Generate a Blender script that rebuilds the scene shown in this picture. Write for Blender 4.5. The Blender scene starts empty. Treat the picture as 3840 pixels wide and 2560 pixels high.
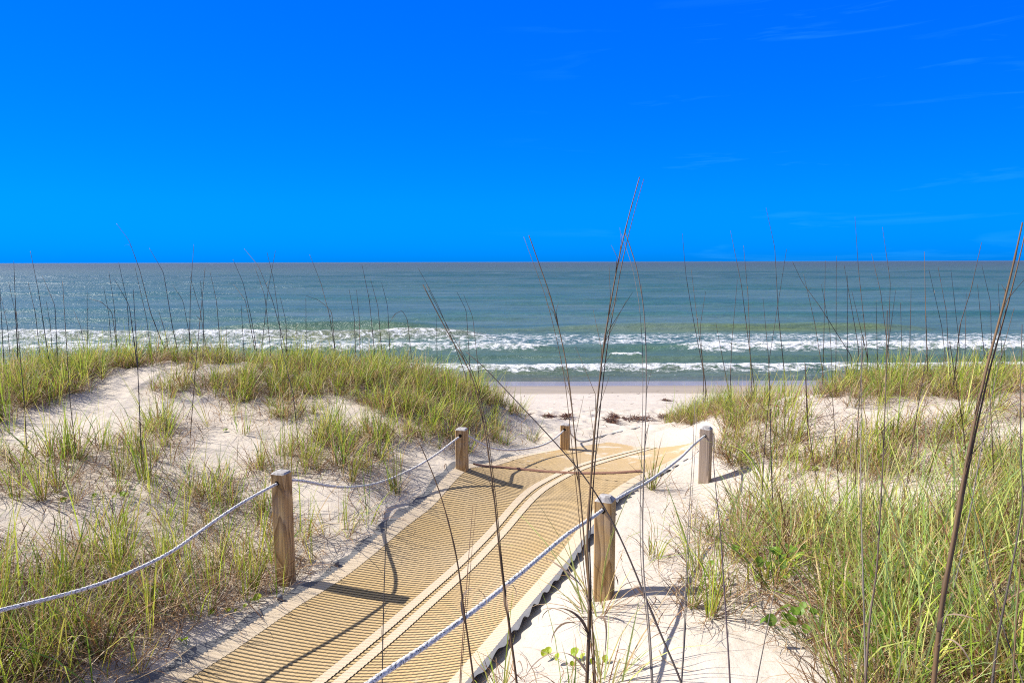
import bpy, math, random
import numpy as np
from mathutils import Vector

R = math.radians
rng = np.random.default_rng(7)
random.seed(7)
scene = bpy.context.scene
COL = scene.collection

# ------------------------------------------------------------------ camera
F = 2560.0            # focal length in photo pixels (3840 wide, 36 mm sensor, 24 mm lens)
PITCH = math.atan(298 / F)
CAMZ = 5.0            # eye height above the sea
SP, CP = math.sin(PITCH), math.cos(PITCH)
cam_d = bpy.data.cameras.new('camera')
cam_d.lens = 24; cam_d.sensor_width = 36
cam_d.clip_start = 0.05; cam_d.clip_end = 60000
cam = bpy.data.objects.new('camera', cam_d); COL.objects.link(cam)
cam.location = (0, 0, CAMZ)
cam.rotation_euler = (R(90) - PITCH, 0, 0)
cam.rotation_mode = 'XYZ'
from mathutils import Matrix
cam.rotation_euler = (Matrix.Rotation(R(90) - PITCH, 4, 'X') @ Matrix.Rotation(R(-0.15), 4, 'Z')).to_euler()
scene.camera = cam

def ray(px, py):
    u = (np.asarray(px, float) - 1920) / F; v = (1280 - np.asarray(py, float)) / F
    return u, CP + v * SP, -SP + v * CP
def at(px, py, zc):
    """world point seen at photo pixel (px,py) at axis depth zc"""
    a, b, c = ray(px, py)
    return np.array([a * zc, b * zc, CAMZ + c * zc])
def atz(px, py, z):
    """world point at height z (relative to the eye)"""
    a, b, c = ray(px, py); zc = z / c
    return np.array([a * zc, b * zc, CAMZ + z])
def project(P):
    P = np.asarray(P, float); d = P - np.array([0, 0, CAMZ])
    zc = d[..., 1] * CP - d[..., 2] * SP
    up = d[..., 1] * SP + d[..., 2] * CP
    return 1920 + F * d[..., 0] / zc, 1280 - F * up / zc, zc

# ------------------------------------------------------------------ noise
_H = rng.random((256, 256))
def vnoise(x, y):
    x = np.asarray(x, float); y = np.asarray(y, float)
    xi = np.floor(x).astype(int); yi = np.floor(y).astype(int)
    fx = x - xi; fy = y - yi
    fx = fx * fx * (3 - 2 * fx); fy = fy * fy * (3 - 2 * fy)
    a = _H[xi & 255, yi & 255]; b = _H[(xi + 1) & 255, yi & 255]
    c = _H[xi & 255, (yi + 1) & 255]; d = _H[(xi + 1) & 255, (yi + 1) & 255]
    return (a * (1 - fx) + b * fx) * (1 - fy) + (c * (1 - fx) + d * fx) * fy
def fbm(x, y, o=3):
    s = 0; a = .5; n = 0
    for i in range(o):
        s = s + a * vnoise(x * 2 ** i + 17 * i, y * 2 ** i + 31 * i); n += a; a *= .5
    return s / n
def smooth(a, b, x):
    t = np.clip((np.asarray(x, float) - a) / (b - a), 0, 1); return t * t * (3 - 2 * t)

# ------------------------------------------------------------------ terrain
ctrl = [  # photo pixel, height below the eye
 (0,2560,-1.72),(600,2430,-1.875),(0,2100,-1.60),(500,1900,-1.66),(800,2050,-1.85),(1000,2250,-1.915),(0,1600,-1.42),
 (600,1650,-1.50),(900,1500,-1.40),(1200,1600,-1.52),(1500,1550,-1.50),(0,1400,-1.20),(250,1370,-1.18),(500,1350,-1.18),(800,1350,-1.20),
 (1000,1360,-1.22),(1300,1375,-1.28),(1550,1405,-1.36),(1720,1465,-1.52),(1820,1570,-1.78),(1700,1640,-1.68),(1960,1640,-1.93),
 (1070,2185,-1.932),(1732,1742,-1.72),(2118,1677,-1.93),(1300,1800,-1.68),(1420,1890,-1.78),(1580,1785,-1.73),
 (2262,2240,-1.684),(2641,1800,-1.815),(2400,1950,-1.80),(2450,1790,-1.85),
 (3050,1495,-1.34),(3250,1470,-1.34),(3400,1440,-1.30),(3840,1440,-1.28),(2850,1530,-1.48),(2700,1550,-1.62),(2600,1630,-1.82),
 (2850,1650,-1.55),(2950,1760,-1.62),(3300,1800,-1.48),(3840,1800,-1.36),(2700,2000,-1.70),(2500,2300,-1.63),(3200,2300,-1.50),
 (3840,2300,-1.40),(3840,2560,-1.42),(2700,2560,-1.58),(2100,2560,-1.74),
 # the trough the mat lies in: middle, left side, right side
 (1235,2560,-1.98),(1480,2380,-1.98),(1750,2130,-1.97),(1880,1990,-1.95),(2050,1815,-1.89),(2155,1767,-1.89),(2300,1720,-1.91),(2404,1695,-1.92),
 (560,2560,-1.92),(760,2420,-1.925),(1050,2240,-1.91),(1320,2045,-1.885),(1550,1875,-1.84),(1780,1740,-1.82),(1930,1706,-1.86),(2155,1675,-1.93),(2350,1622,-1.99),
 (1813,2560,-1.84),(1960,2360,-1.83),(2110,2190,-1.82),(2222,2060,-1.83),(2340,1890,-1.84),(2410,1790,-1.85),(2480,1700,-1.88),(2520,1650,-1.93)]
CP_ = [atz(*c) for c in ctrl]
for x in (-9, -6, -3, 0, 3, 6, 9):
    CP_ += [np.array([x, 11.2, CAMZ - 2.55]), np.array([x, 13.5, CAMZ - 2.95])]
    if abs(x) > 1: CP_ += [np.array([x, 9.6, CAMZ - (2.28 if x == 3 else 1.92)])]
    CP_ += [np.array([x, 0.0, CAMZ - 1.62]), np.array([x, -1.5, CAMZ - 1.6])]
for y in (3, 5, 7): CP_ += [np.array([-9, y, CAMZ - 1.5 + .03 * y]), np.array([9, y, CAMZ - 1.4 + .02 * y])]
CP_ += [np.array([.9, 9.2, CAMZ - 2.27]), np.array([2.0, 9.2, CAMZ - 2.25]), np.array([-.6, 1.2, CAMZ - 1.8]), np.array([-1.6, 1.2, CAMZ - 1.8])]
CP_ = np.array(CP_)
def _U(r2): return r2 * np.log(r2 + 1e-9)
_n = len(CP_)
_d2 = ((CP_[:, None, :2] - CP_[None, :, :2]) ** 2).sum(-1)
_A = np.zeros((_n + 3, _n + 3)); _A[:_n, :_n] = _U(_d2) + np.eye(_n) * .06
_A[:_n, _n] = 1; _A[:_n, _n + 1:] = CP_[:, :2]; _A[_n, :_n] = 1; _A[_n + 1:, :_n] = CP_[:, :2].T
_w = np.linalg.solve(_A, np.concatenate([CP_[:, 2], [0, 0, 0]]))
_PY = np.array([9, 11, 14, 20, 24, 28, 34, 60.]); _PZ = CAMZ - np.array([2.28, 2.55, 2.98, 3.90, 4.46, 4.96, 5.5, 8.])

def base_h(x, y):
    x = np.asarray(x, float); y = np.asarray(y, float)
    xs = np.clip(x, -9, 9).ravel(); ys = np.clip(y, -1.5, 13.5).ravel()
    z = np.full(xs.shape, _w[_n]) + _w[_n + 1] * xs + _w[_n + 2] * ys
    for i in range(_n):
        z += _w[i] * _U((xs - CP_[i, 0]) ** 2 + (ys - CP_[i, 1]) ** 2)
    z = z.reshape(x.shape)
    prof = np.interp(y, _PY, _PZ)
    k = smooth(10.5, 13.5, y)
    return z * (1 - k) + prof * k
# mat centre line in plan
def _hit0(px, py):
    a, b, c = ray(px, py)
    t = np.linspace(1.2, 45, 900)
    d = CAMZ + c * t - base_h(a * t, b * t)
    i = int(np.argmax(d < 0)) or 899
    t0, t1 = t[i - 1], t[i]; f = d[i - 1] / (d[i - 1] - d[i]); tt = t0 + (t1 - t0) * f
    return np.array([a * tt, b * tt])
_cl = [_hit0(*p) for p in [(1240,2560),(1462,2377),(1740,2133),(1862,2000),(2035,1822),(2150,1765),(2290,1722),(2400,1694)]]
_cl = [_cl[0] + (_cl[0] - _cl[1]) * 2.2] + _cl + [_cl[-1] + np.array([.17, .15])]
_cl = np.array(_cl)
def resample(P, step, sm=0):
    P = np.asarray(P, float)
    L = np.concatenate([[0], np.cumsum(np.linalg.norm(np.diff(P, axis=0), axis=1))])
    s = np.arange(0, L[-1], step)
    Q = np.stack([np.interp(s, L, P[:, i]) for i in range(P.shape[1])], 1)
    for _ in range(sm):
        Q[1:-1] = (Q[:-2] + 2 * Q[1:-1] + Q[2:]) / 4
    return Q
MC = resample(resample(_cl, .05, 40), .006)
MT = np.gradient(MC, axis=0); MT /= np.linalg.norm(MT, axis=1)[:, None]
MN = np.stack([-MT[:, 1], MT[:, 0]], 1)          # to the left
def mat_dist(x, y):
    q = MC[::12]
    x = np.asarray(x, float); y = np.asarray(y, float)
    d = np.full(x.shape, 9.)
    for p in q: d = np.minimum(d, np.hypot(x - p[0], y - p[1]))
    return d
def height(x, y):
    x = np.asarray(x, float); y = np.asarray(y, float)
    z = base_h(x, y)
    m = smooth(.68, 1.1, mat_dist(x, y))
    beach = smooth(9, 11, y)
    z = z + m * (1 - beach) * ((fbm(x * 1.5 + 40, y * 1.5 + 11, 3) - .5) * .075 + (fbm(x * 9 + 3, y * 9, 2) - .5) * .012)
    foot = smooth(5.8, 7.5, y) * (1 - smooth(12.3, 14, y))
    z = z + m * foot * (np.abs(fbm(x * 3.3, y * 2.6 + 9, 2) - .5) * -.16 + (fbm(x * 7, y * 6 + 5, 2) - .5) * .05)
    z = z + beach * (1 - smooth(21, 25, y)) * (fbm(x * .7, y * 2.5, 3) - .5) * .05
    return z
GX = np.concatenate([-8 - np.cumsum(.06 * 1.16 ** np.arange(40))[::-1], np.arange(-8, 8.001, .04), 8 + np.cumsum(.06 * 1.16 ** np.arange(40))])
GY = np.concatenate([.6 - np.cumsum(.06 * 1.15 ** np.arange(32))[::-1], np.arange(.6, 13, .04), 13 + np.cumsum(.045 * 1.017 ** np.arange(175))])
gxx, gyy = np.meshgrid(GX, GY)
GZ = height(gxx, gyy)
def gh(x, y):
    x = np.clip(np.asarray(x, float), GX[0], GX[-1] - 1e-6); y = np.clip(np.asarray(y, float), GY[0], GY[-1] - 1e-6)
    i = np.clip(np.searchsorted(GX, x, side='right') - 1, 0, len(GX) - 2); j = np.clip(np.searchsorted(GY, y, side='right') - 1, 0, len(GY) - 2)
    fx = (x - GX[i]) / (GX[i + 1] - GX[i]); fy = (y - GY[j]) / (GY[j + 1] - GY[j])
    return (GZ[j, i] * (1 - fx) + GZ[j, i + 1] * fx) * (1 - fy) + (GZ[j + 1, i] * (1 - fx) + GZ[j + 1, i + 1] * fx) * fy
def hit(px, py):
    a, b, c = ray(px, py)
    t = np.linspace(1.2, 45, 1500)
    d = CAMZ + c * t - gh(a * t, b * t)
    i = int(np.argmax(d < 0)) or 1499
    f = d[i - 1] / (d[i - 1] - d[i]); tt = t[i - 1] + (t[i] - t[i - 1]) * f
    x, y = float(a * tt), float(b * tt)
    return np.array([x, y, float(gh(x, y))])

# ------------------------------------------------------------------ mesh helpers
def mesh(name, V, Fq, attrs=None, uv=None, smooth_=True, mat_idx=None):
    """V n x 3, Fq list of index arrays (m x 3 or m x 4)"""
    me = bpy.data.meshes.new(name)
    V = np.asarray(V, np.float32)
    if not isinstance(Fq, (list, tuple)): Fq = [Fq]
    Fq = [np.asarray(f, np.int32) for f in Fq if len(f)]
    idx = np.concatenate([f.ravel() for f in Fq])
    tot = np.concatenate([np.full(len(f), f.shape[1], np.int32) for f in Fq])
    st = np.concatenate([[0], np.cumsum(tot)[:-1]]).astype(np.int32)
    me.vertices.add(len(V)); me.vertices.foreach_set('co', V.ravel())
    me.loops.add(len(idx)); me.loops.foreach_set('vertex_index', idx)
    me.polygons.add(len(tot)); me.polygons.foreach_set('loop_start', st); me.polygons.foreach_set('loop_total', tot)
    me.polygons.foreach_set('use_smooth', np.full(len(tot), bool(smooth_)))
    if mat_idx is not None: me.polygons.foreach_set('material_index', np.asarray(mat_idx, np.int32))
    for k, a in (attrs or {}).items():
        a = np.asarray(a, np.float32)
        if a.ndim == 1:
            at_ = me.attributes.new(k, 'FLOAT', 'POINT'); at_.data.foreach_set('value', a)
        else:
            if a.shape[1] == 3: a = np.concatenate([a, np.ones((len(a), 1), np.float32)], 1)
            at_ = me.attributes.new(k, 'FLOAT_COLOR', 'POINT'); at_.data.foreach_set('color', a.ravel())
    if uv is not None:
        l = me.uv_layers.new(name='UVMap'); l.data.foreach_set('uv', np.asarray(uv, np.float32)[idx].ravel())
    me.update(calc_edges=True); me.validate()
    return me
def link(name, me, mats, parent=None):
    o = bpy.data.objects.new(name, me); COL.objects.link(o)
    for m in (mats if isinstance(mats, (list, tuple)) else [mats]):
        if m and m.name not in [x.name for x in me.materials if x]: me.materials.append(m)
    if parent: o.parent = parent
    return o
def tag(o, label=None, cat=None, group=None, kind=None):
    for k, v in (('label', label), ('category', cat), ('group', group), ('kind', kind)):
        if v: o[k] = v
    return o
def empty(name, loc=(0, 0, 0), rz=0):
    o = bpy.data.objects.new(name, None); COL.objects.link(o)
    o.location = [float(v) for v in loc]; o.rotation_euler = (0, 0, rz); o.empty_display_size = .1
    return o
def gridf(nr, nc):
    i = np.arange(nr - 1)[:, None] * nc + np.arange(nc - 1)[None, :]
    i = i.ravel()
    return np.stack([i, i + 1, i + 1 + nc, i + nc], 1)
def tube(P, rad, n=6):
    """verts, faces of a tube along points P with radius per point"""
    P = np.asarray(P, float); rad = np.broadcast_to(np.asarray(rad, float), (len(P),))
    T = np.gradient(P, axis=0); T /= np.linalg.norm(T, axis=1)[:, None] + 1e-9
    ref = np.array([0, 1, 0.]) if abs(T[:, 1]).mean() < .8 else np.array([1., 0, 0])
    A = np.cross(T, ref); A /= np.linalg.norm(A, axis=1)[:, None] + 1e-9
    B = np.cross(T, A)
    th = np.arange(n) * 2 * np.pi / n
    V = P[:, None] + rad[:, None, None] * (np.cos(th)[None, :, None] * A[:, None] + np.sin(th)[None, :, None] * B[:, None])
    k = len(P)
    i = np.arange(k - 1)[:, None] * n; j = np.arange(n)[None, :]; j2 = (j + 1) % n
    Fq = np.stack([i + j, i + j2, i + n + j2, i + n + j], -1).reshape(-1, 4)
    V = V.reshape(-1, 3)
    V = np.concatenate([V, P[:1], P[-1:]])
    c0, c1 = k * n, k * n + 1
    jj = np.arange(n)
    caps = np.concatenate([np.stack([np.full(n, c0), (jj + 1) % n, jj], 1), np.stack([np.full(n, c1), (k - 1) * n + jj, (k - 1) * n + (jj + 1) % n], 1)])
    return V, Fq, caps
class Join:
    def __init__(s): s.V = []; s.Q = []; s.T = []; s.C = []; s.n = 0
    def add(s, V, Q, T=None, col=None):
        s.V.append(V); s.Q.append(np.asarray(Q) + s.n)
        if T is not None and len(T): s.T.append(np.asarray(T) + s.n)
        c = np.broadcast_to(np.asarray(col if col is not None else (1, 1, 1), float), (len(V), 3)); s.C.append(c)
        s.n += len(V)
    def mesh(s, name, off=(0, 0, 0), sm=True):
        V = np.concatenate(s.V) - np.asarray(off, float)
        fs = [np.concatenate(s.Q)] + ([np.concatenate(s.T)] if s.T else [])
        return mesh(name, V, fs, {'tint': np.concatenate(s.C)}, smooth_=sm)

# ------------------------------------------------------------------ materials
class NT:
    def __init__(s, name):
        s.m = bpy.data.materials.new(name); s.m.use_nodes = True; s.t = s.m.node_tree; s.t.nodes.clear()
        s.out = s.n('ShaderNodeOutputMaterial')
    def n(s, typ, ins=None, **kw):
        nd = s.t.nodes.new(typ)
        for k, v in kw.items(): setattr(nd, k, v)
        for k, v in (ins or {}).items():
            sk = nd.inputs[k]
            if isinstance(v, bpy.types.NodeSocket): s.t.links.new(v, sk)
            else: sk.default_value = v
        return nd
    def noise(s, vec, scale, detail=3, rough=.55, dist=0):
        return s.n('ShaderNodeTexNoise', {'Vector': vec, 'Scale': scale, 'Detail': detail, 'Roughness': rough, 'Distortion': dist}).outputs['Fac']
    def ramp(s, fac, stops):
        r = s.n('ShaderNodeValToRGB', {'Fac': fac})
        e = r.color_ramp.elements
        while len(e) < len(stops): e.new(.5)
        for q, (p, c) in zip(e, stops):
            q.position = p; q.color = tuple(c) + (1,) if len(c) == 3 else c
        return r.outputs['Color']
    def mr(s, v, a, b, c=0, d=1):
        return s.n('ShaderNodeMapRange', {'Value': v, 'From Min': a, 'From Max': b, 'To Min': c, 'To Max': d}).outputs[0]
    def math(s, op, a, b=0.):
        return s.n('ShaderNodeMath', {0: a, 1: b}, operation=op).outputs[0]
    def mix(s, f, a, b, mode='MIX'):
        nd = s.n('ShaderNodeMix', data_type='RGBA', blend_type=mode)
        for i, v in ((0, f), (6, a), (7, b)):
            if isinstance(v, bpy.types.NodeSocket): s.t.links.new(v, nd.inputs[i])
            else: nd.inputs[i].default_value = (tuple(v) + (1,) if isinstance(v, (tuple, list)) and len(v) == 3 else v)
        return nd.outputs[2]
    def attr(s, name, o='Color'): return s.n('ShaderNodeAttribute', attribute_name=name).outputs[o]
    def scale(s, vec, sc): return s.n('ShaderNodeVectorMath', {0: vec, 1: sc}, operation='MULTIPLY').outputs[0]
    def bump(s, h, dist, st=1.0): return s.n('ShaderNodeBump', {'Height': h, 'Distance': dist, 'Strength': st}).outputs[0]
    def surf(s, sh): s.t.links.new(sh, s.out.inputs['Surface']); return s.m
    def bsdf(s, **ins):
        return s.n('ShaderNodeBsdfPrincipled', {k.replace('_', ' '): v for k, v in ins.items()}).outputs[0]

def m_sand():
    t = NT('sand'); g = t.n('ShaderNodeNewGeometry').outputs['Position']
    n1 = t.noise(g, 1.3, 4); n2 = t.noise(g, 260, 2, .7); n3 = t.noise(g, 36, 4, .65)
    c = t.ramp(n1, [(.3, (.475, .415, .345)), (.7, (.53, .47, .395))])
    c = t.mix(t.mr(n2, .35, .7), t.mix(.16, c, (.25, .2, .15)), c)
    c = t.mix(t.mr(t.noise(g, 75, 3, .6), .66, .72, 0, .7), c, (.14, .11, .085))       # shell grit and bits of straw
    wet = t.attr('wet', 'Fac')
    wn = t.math('ADD', wet, t.mr(t.noise(t.scale(g, (.5, 2.2, 1)), 1.4, 4), .3, .7, -.16, .16))
    wf = t.mr(wn, .35, .62)
    c = t.mix(wf, c, t.mix(t.mr(wn, .5, 1.1), (.34, .28, .215), (.235, .20, .165)))
    h = t.math('ADD', t.math('MULTIPLY', n3, .5), t.math('MULTIPLY', n2, .12))
    h = t.math('ADD', h, t.math('MULTIPLY', t.noise(g, 11, 3), 1.3))
    h = t.math('ADD', h, t.math('MULTIPLY', t.noise(t.scale(g, (1, 1, 1)), 4.5, 2, .5), 2.4))
    hb = t.math('MULTIPLY', h, t.math('SUBTRACT', 1.0, t.math('MULTIPLY', wf, .95)))
    nb = t.bump(hb, .013, .8)
    gl = t.mr(wet, .95, 1.2)
    ro = t.mr(gl, 0, 1, .9, .25)
    sp = t.mr(gl, 0, 1, .12, .30)
    return t.surf(t.bsdf(Base_Color=c, Roughness=ro, Normal=nb, Specular_IOR_Level=sp))
def m_blade(name, trans=.35, rough=.5, spec=.3):
    t = NT(name); c = t.attr('tint')
    p = t.bsdf(Base_Color=c, Roughness=rough, Specular_IOR_Level=spec)
    if trans:
        tr = t.n('ShaderNodeBsdfTranslucent', {'Color': c}).outputs[0]
        p = t.n('ShaderNodeMixShader', {0: trans, 1: p, 2: tr}).outputs[0]
    return t.surf(p)
def m_mat():
    t = NT('woven_mat'); uv = t.n('ShaderNodeUVMap').outputs[0]
    s = t.n('ShaderNodeSeparateXYZ', {0: uv}); u, v = s.outputs[0], s.outputs[1]
    g = t.n('ShaderNodeNewGeometry').outputs['Position']
    row = t.math('FRACT', t.math('DIVIDE', v, .027))
    gap = t.math('MULTIPLY', t.math('MULTIPLY', t.mr(row, .0, .08), t.mr(row, .50, .36)), t.attr('gapamt', 'Fac'))                    # 1 in the gap between two rows
    tooth = t.mr(t.math('SINE', t.math('MULTIPLY', u, 1250.)), -.6, .5, .7, 1)
    gap = t.math('MULTIPLY', gap, tooth)
    fill = t.attr('fill', 'Fac')                                                          # sand filling the gaps
    gap = t.math('MULTIPLY', gap, t.math('SUBTRACT', 1.0, fill))
    base = t.mix(t.mr(t.noise(g, 2.2, 4), .35, .7), t.attr('tint'), t.mix(.22, t.attr('tint'), (.62, .54, .43)))
    base = t.mix(t.mr(t.math('SINE', t.math('MULTIPLY', u, 1250.)), -1, 1, 0, .16), base, (.16, .11, .05))
    c = t.mix(gap, base, (.03, .027, .022))
    dust = t.mr(t.math('ADD', t.noise(t.scale(g, (1, 1, 1)), 5.5, 6, .7), t.math('MULTIPLY', fill, .22)), .66, .80)
    c = t.mix(dust, c, (.56, .49, .40))
    return t.surf(t.bsdf(Base_Color=c, Roughness=.8, Specular_IOR_Level=.2, Normal=t.bump(t.math('SUBTRACT', t.noise(uv, 300, 2), gap), .004, .6)))
def m_plain(name, col, rough=.7, spec=.3, var=.3, sc=30):
    t = NT(name); g = t.n('ShaderNodeTexCoord').outputs['Object']
    c = t.mix(t.mr(t.noise(g, sc, 4), .3, .7, 0, var), col, tuple(x * .35 for x in col))
    return t.surf(t.bsdf(Base_Color=c, Roughness=rough, Specular_IOR_Level=spec, Normal=t.bump(t.noise(g, sc * 6, 2), .002, .5)))
def m_wood(name, c1, c2, c3):
    t = NT(name); g = t.n('ShaderNodeTexCoord').outputs['Object']
    r = t.n('ShaderNodeObjectInfo').outputs['Random']
    gv = t.n('ShaderNodeVectorMath', {0: g, 1: t.n('ShaderNodeCombineXYZ', {0: t.math('MULTIPLY', r, 3.), 1: t.math('MULTIPLY', r, 7.), 2: t.math('MULTIPLY', r, 5.)}).outputs[0]}, operation='ADD').outputs[0]
    q = t.scale(gv, (1, 1, .10))
    ring = t.math('FRACT', t.math('MULTIPLY', t.noise(q, 6.5, 2, .45, .3), 15.))
    grain = t.noise(t.scale(gv, (1, 1, .03)), 190, 3)
    c = t.ramp(ring, [(0, c1), (.55, c2), (.9, c3), (1, c1)])
    c = t.mix(t.mr(grain, .35, .7, 0, .45), c, c3)
    c = t.mix(t.mr(t.noise(gv, 7, 3), .5, .75, 0, .35), c, (.33, .30, .26))
    return t.surf(t.bsdf(Base_Color=c, Roughness=.75, Specular_IOR_Level=.2, Normal=t.bump(t.math('ADD', ring, grain), .0025, .5)))
def m_rope():
    t = NT('rope_fibre'); g = t.n('ShaderNodeTexCoord').outputs['Object']
    c = t.mix(t.mr(t.noise(g, 170, 2), .56, .62), t.attr('tint'), (.06, .06, .065))
    return t.surf(t.bsdf(Base_Color=c, Roughness=.7, Specular_IOR_Level=.25))
def m_water():
    t = NT('sea_water'); g = t.n('ShaderNodeNewGeometry').outputs['Position']
    y = t.n('ShaderNodeSeparateXYZ', {0: g}).outputs[1]
    base = t.attr('wcol')
    st = t.noise(t.scale(g, (.018, .09, 0)), 1.0, 5, .6)
    st2 = t.noise(t.scale(g, (.35, 2.0, 0)), 1.0, 4, .6)
    base = t.mix(t.mr(st, .44, .62, 0, .8), base, t.mix(.7, base, (.012, .075, .075)))
    base = t.mix(t.mr(st2, .40, .62, 0, .55), base, t.mix(.7, base, (.02, .055, .065)))
    base = t.mix(t.mr(t.noise(t.scale(g, (.06, .28, 0)), 1.0, 6, .65), .5, .7, 0, .5), base, (.115, .17, .19))
    far = t.mr(y, 30, 400)
    n1 = t.noise(t.scale(g, (1.0, 1.9, 1)), 1.5, 6, .62)
    n2 = t.noise(t.scale(g, (.10, .35, 1)), 1.0, 5, .6)
    h = t.math('ADD', t.math('MULTIPLY', n1, .32), t.math('MULTIPLY', n2, t.mr(y, 45, 140, .0, 2.5)))
    nb = t.bump(h, 1.0, .75)
    fr = t.n('ShaderNodeFresnel', {'IOR': 1.33, 'Normal': nb}).outputs[0]
    fr = t.mr(fr, .02, 1.0, .03, t.mr(y, 27, 31, .26, .32))
    di = t.n('ShaderNodeBsdfDiffuse', {'Color': base, 'Normal': t.bump(h, 1.0, .5)}).outputs[0]
    gs = t.n('ShaderNodeBsdfGlossy', {'Color': (.95, .97, 1, 1), 'Roughness': t.mr(y, 26, 400, .24, .36), 'Normal': nb}).outputs[0]
    w = t.n('ShaderNodeMixShader', {0: fr, 1: di, 2: gs}).outputs[0]
    fo = t.attr('foam', 'Fac')
    fn = t.noise(t.scale(g, (1.0, 1.5, 1.5)), 2.6, 7, .68, .8)
    lace = t.n('ShaderNodeTexVoronoi', {'Vector': t.n('ShaderNodeVectorMath', {0: t.scale(g, (.75, 1.15, 0)), 1: t.n('ShaderNodeTexNoise', {'Vector': g, 'Scale': 1.6, 'Detail': 3}).outputs['Color']}, operation='ADD').outputs[0], 'Scale': 1.15}, feature='DISTANCE_TO_EDGE').outputs['Distance']
    fn2 = t.noise(t.scale(g, (1.0, 2.2, 2)), 7, 5, .7, .5)
    ff = t.math('ADD', fo, t.mr(fn, .3, .7, -.5, .38))
    ff = t.math('ADD', ff, t.mr(fn2, .3, .7, -.22, .2))
    ff = t.math('ADD', ff, t.mr(lace, .0, .22, .16, -.16))
    ff = t.mr(ff, .44, .92)
    fc = t.mix(t.mr(fn, .35, .6), (.50, .51, .49), (.80, .81, .80))
    fs = t.bsdf(Base_Color=fc, Roughness=.9, Specular_IOR_Level=.1, Normal=t.bump(fn, .35, .8))
    return t.surf(t.n('ShaderNodeMixShader', {0: ff, 1: w, 2: fs}).outputs[0])

M_SAND = m_sand(); M_GRASS = m_blade('grass_blade', .42, .45, .35); M_LITTER = m_blade('dry_blade', .15, .7, .15)
M_STALK = m_blade('dry_stalk', 0, .6, .25); M_MAT = m_mat()
M_HEM = m_plain('grey_hem_fabric', (.15, .15, .155), .8, .2, .35, 40)
M_JOINT = m_plain('brown_joint_strap', (.30, .165, .11), .8, .15, .5, 60)
M_WOOD = m_wood('weathered_post_wood', (.56, .375, .155), (.46, .29, .115), (.22, .125, .045))
M_WOODG = m_wood('greyed_post_wood', (.44, .345, .25), (.36, .28, .20), (.21, .155, .105))
M_END = m_wood('grey_end_grain', (.48, .45, .41), (.38, .355, .32), (.22, .20, .18))
M_HOLE = m_plain('dark_drilled_hole', (.02, .016, .012), .9, .1)
M_ROPE = m_rope(); M_WATER = m_water()
M_WEED = m_blade('brown_seaweed', 0, .7, .2)

# ------------------------------------------------------------------ ground
wet = smooth(18.6, 21.5, gyy + (vnoise(gxx * .25, gyy * .1) - .5) * 1.2)
wet = wet * .8 + smooth(23.5, 26.5, gyy) * .5
V = np.stack([gxx, gyy, GZ], -1).reshape(-1, 3)
o = link('ground', mesh('ground', V, gridf(len(GY), len(GX)), {'wet': wet.ravel()}), M_SAND)
tag(o, kind='structure')

# ------------------------------------------------------------------ sea
yr = np.concatenate([np.arange(24.5, 60, .11), 60 + np.cumsum(.14 * 1.028 ** np.arange(240))])
yr = np.concatenate([yr, yr[-1] * 1.09 ** np.arange(1, 60)])
uu = np.linspace(-1, 1, 560)
W = 24 + .92 * yr
sx = uu[None, :] * W[:, None]; sy = np.repeat(yr[:, None], len(uu), 1)
wob = (fbm(sx * .07 + 5, sy * 0 + 2, 3) - .5) * 2
wob2 = (fbm(sx * .16 + 50, sy * 0 + 7, 3) - .5) * 2
def dist(py): return CAMZ * F / (py - 982.)
ppx = 1920 + F * sx / (sy * 1.0)                # rough photo column of a sea point, used only for where along the shore a wave breaks
def rng_mask(x0, x1, d, soft=2.0):              # along-shore extent given at distance d in metres
    a, b = (x0 - 1920) / F * d, (x1 - 1920) / F * d
    return smooth(a - soft, a + soft, sx) * (1 - smooth(b - soft, b + soft, sx))
def crest(yc, front, back):                     # 0..1 wave profile: steep toward the shore (small y), gentle seaward
    d = sy - yc
    return np.where(d < 0, np.exp(-(d / front) ** 2), np.exp(-(d / back) ** 2))
Z = np.zeros_like(sx); foam = np.zeros_like(sx); green = np.zeros_like(sx)
def wave(py, h, front, back, mask, wobble, fo=0., fo_front=1., fo_back=.8, gr=1.):
    global Z, foam, green
    yc = dist(py) + wobble
    c = crest(yc, front, back)
    Z = Z + h * c * mask
    green = np.maximum(green, gr * mask * np.where(sy < yc, np.exp(-((sy - yc + front * .55) / front) ** 2), np.exp(-((sy - yc) / (.5 * back)) ** 2)))
    if fo is not None:
        d = sy - yc
        f = np.where(d < 0, np.exp(-(d / fo_front) ** 2), np.exp(-(d / fo_back) ** 2))
        foam = np.maximum(foam, np.clip(f * fo * mask, 0, 1.2))
one = np.ones_like(sx)
nz = fbm(sx * .35, sy * .35, 3)
# shore break
wave(1388, .24, .45, .8, one, wob * .8, .95, .9, .6, .6)
wave(1408, .07, .3, .5, .5 + .5 * nz, wob2 * .9, .40, .25, .3, .9)
# green trough wave with the small white cap
wave(1350, .22, .6, 1.6, one, wob2 * .5, 0, 1, 1, 1.)
wave(1346, .10, .3, .4, rng_mask(2285, 2405, 35.5, .15), wob2 * .5, 1.1, .35, .35, .6)
# second breaker line: white to the left and right, a green face in the middle
mL = rng_mask(-3000, 2060, 38, 1.2); mR = rng_mask(2560, 7000, 38, 1.5); mM = rng_mask(2000, 2700, 38, 1)
wave(1312, .26, .65, 1.3, one, wob * .7, 0, 1, 1, .9)
wave(1314, .10, .5, .8, mL, wob * .7, .88, .7, .6, .1)
wave(1315, .16, .7, 1.0, mR, wob * .7, 1.0, 1.0, .7, .1)
wave(1308, .02, .4, .5, mM, wob * .7 + .2, .62, .4, .5, .1)
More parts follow.
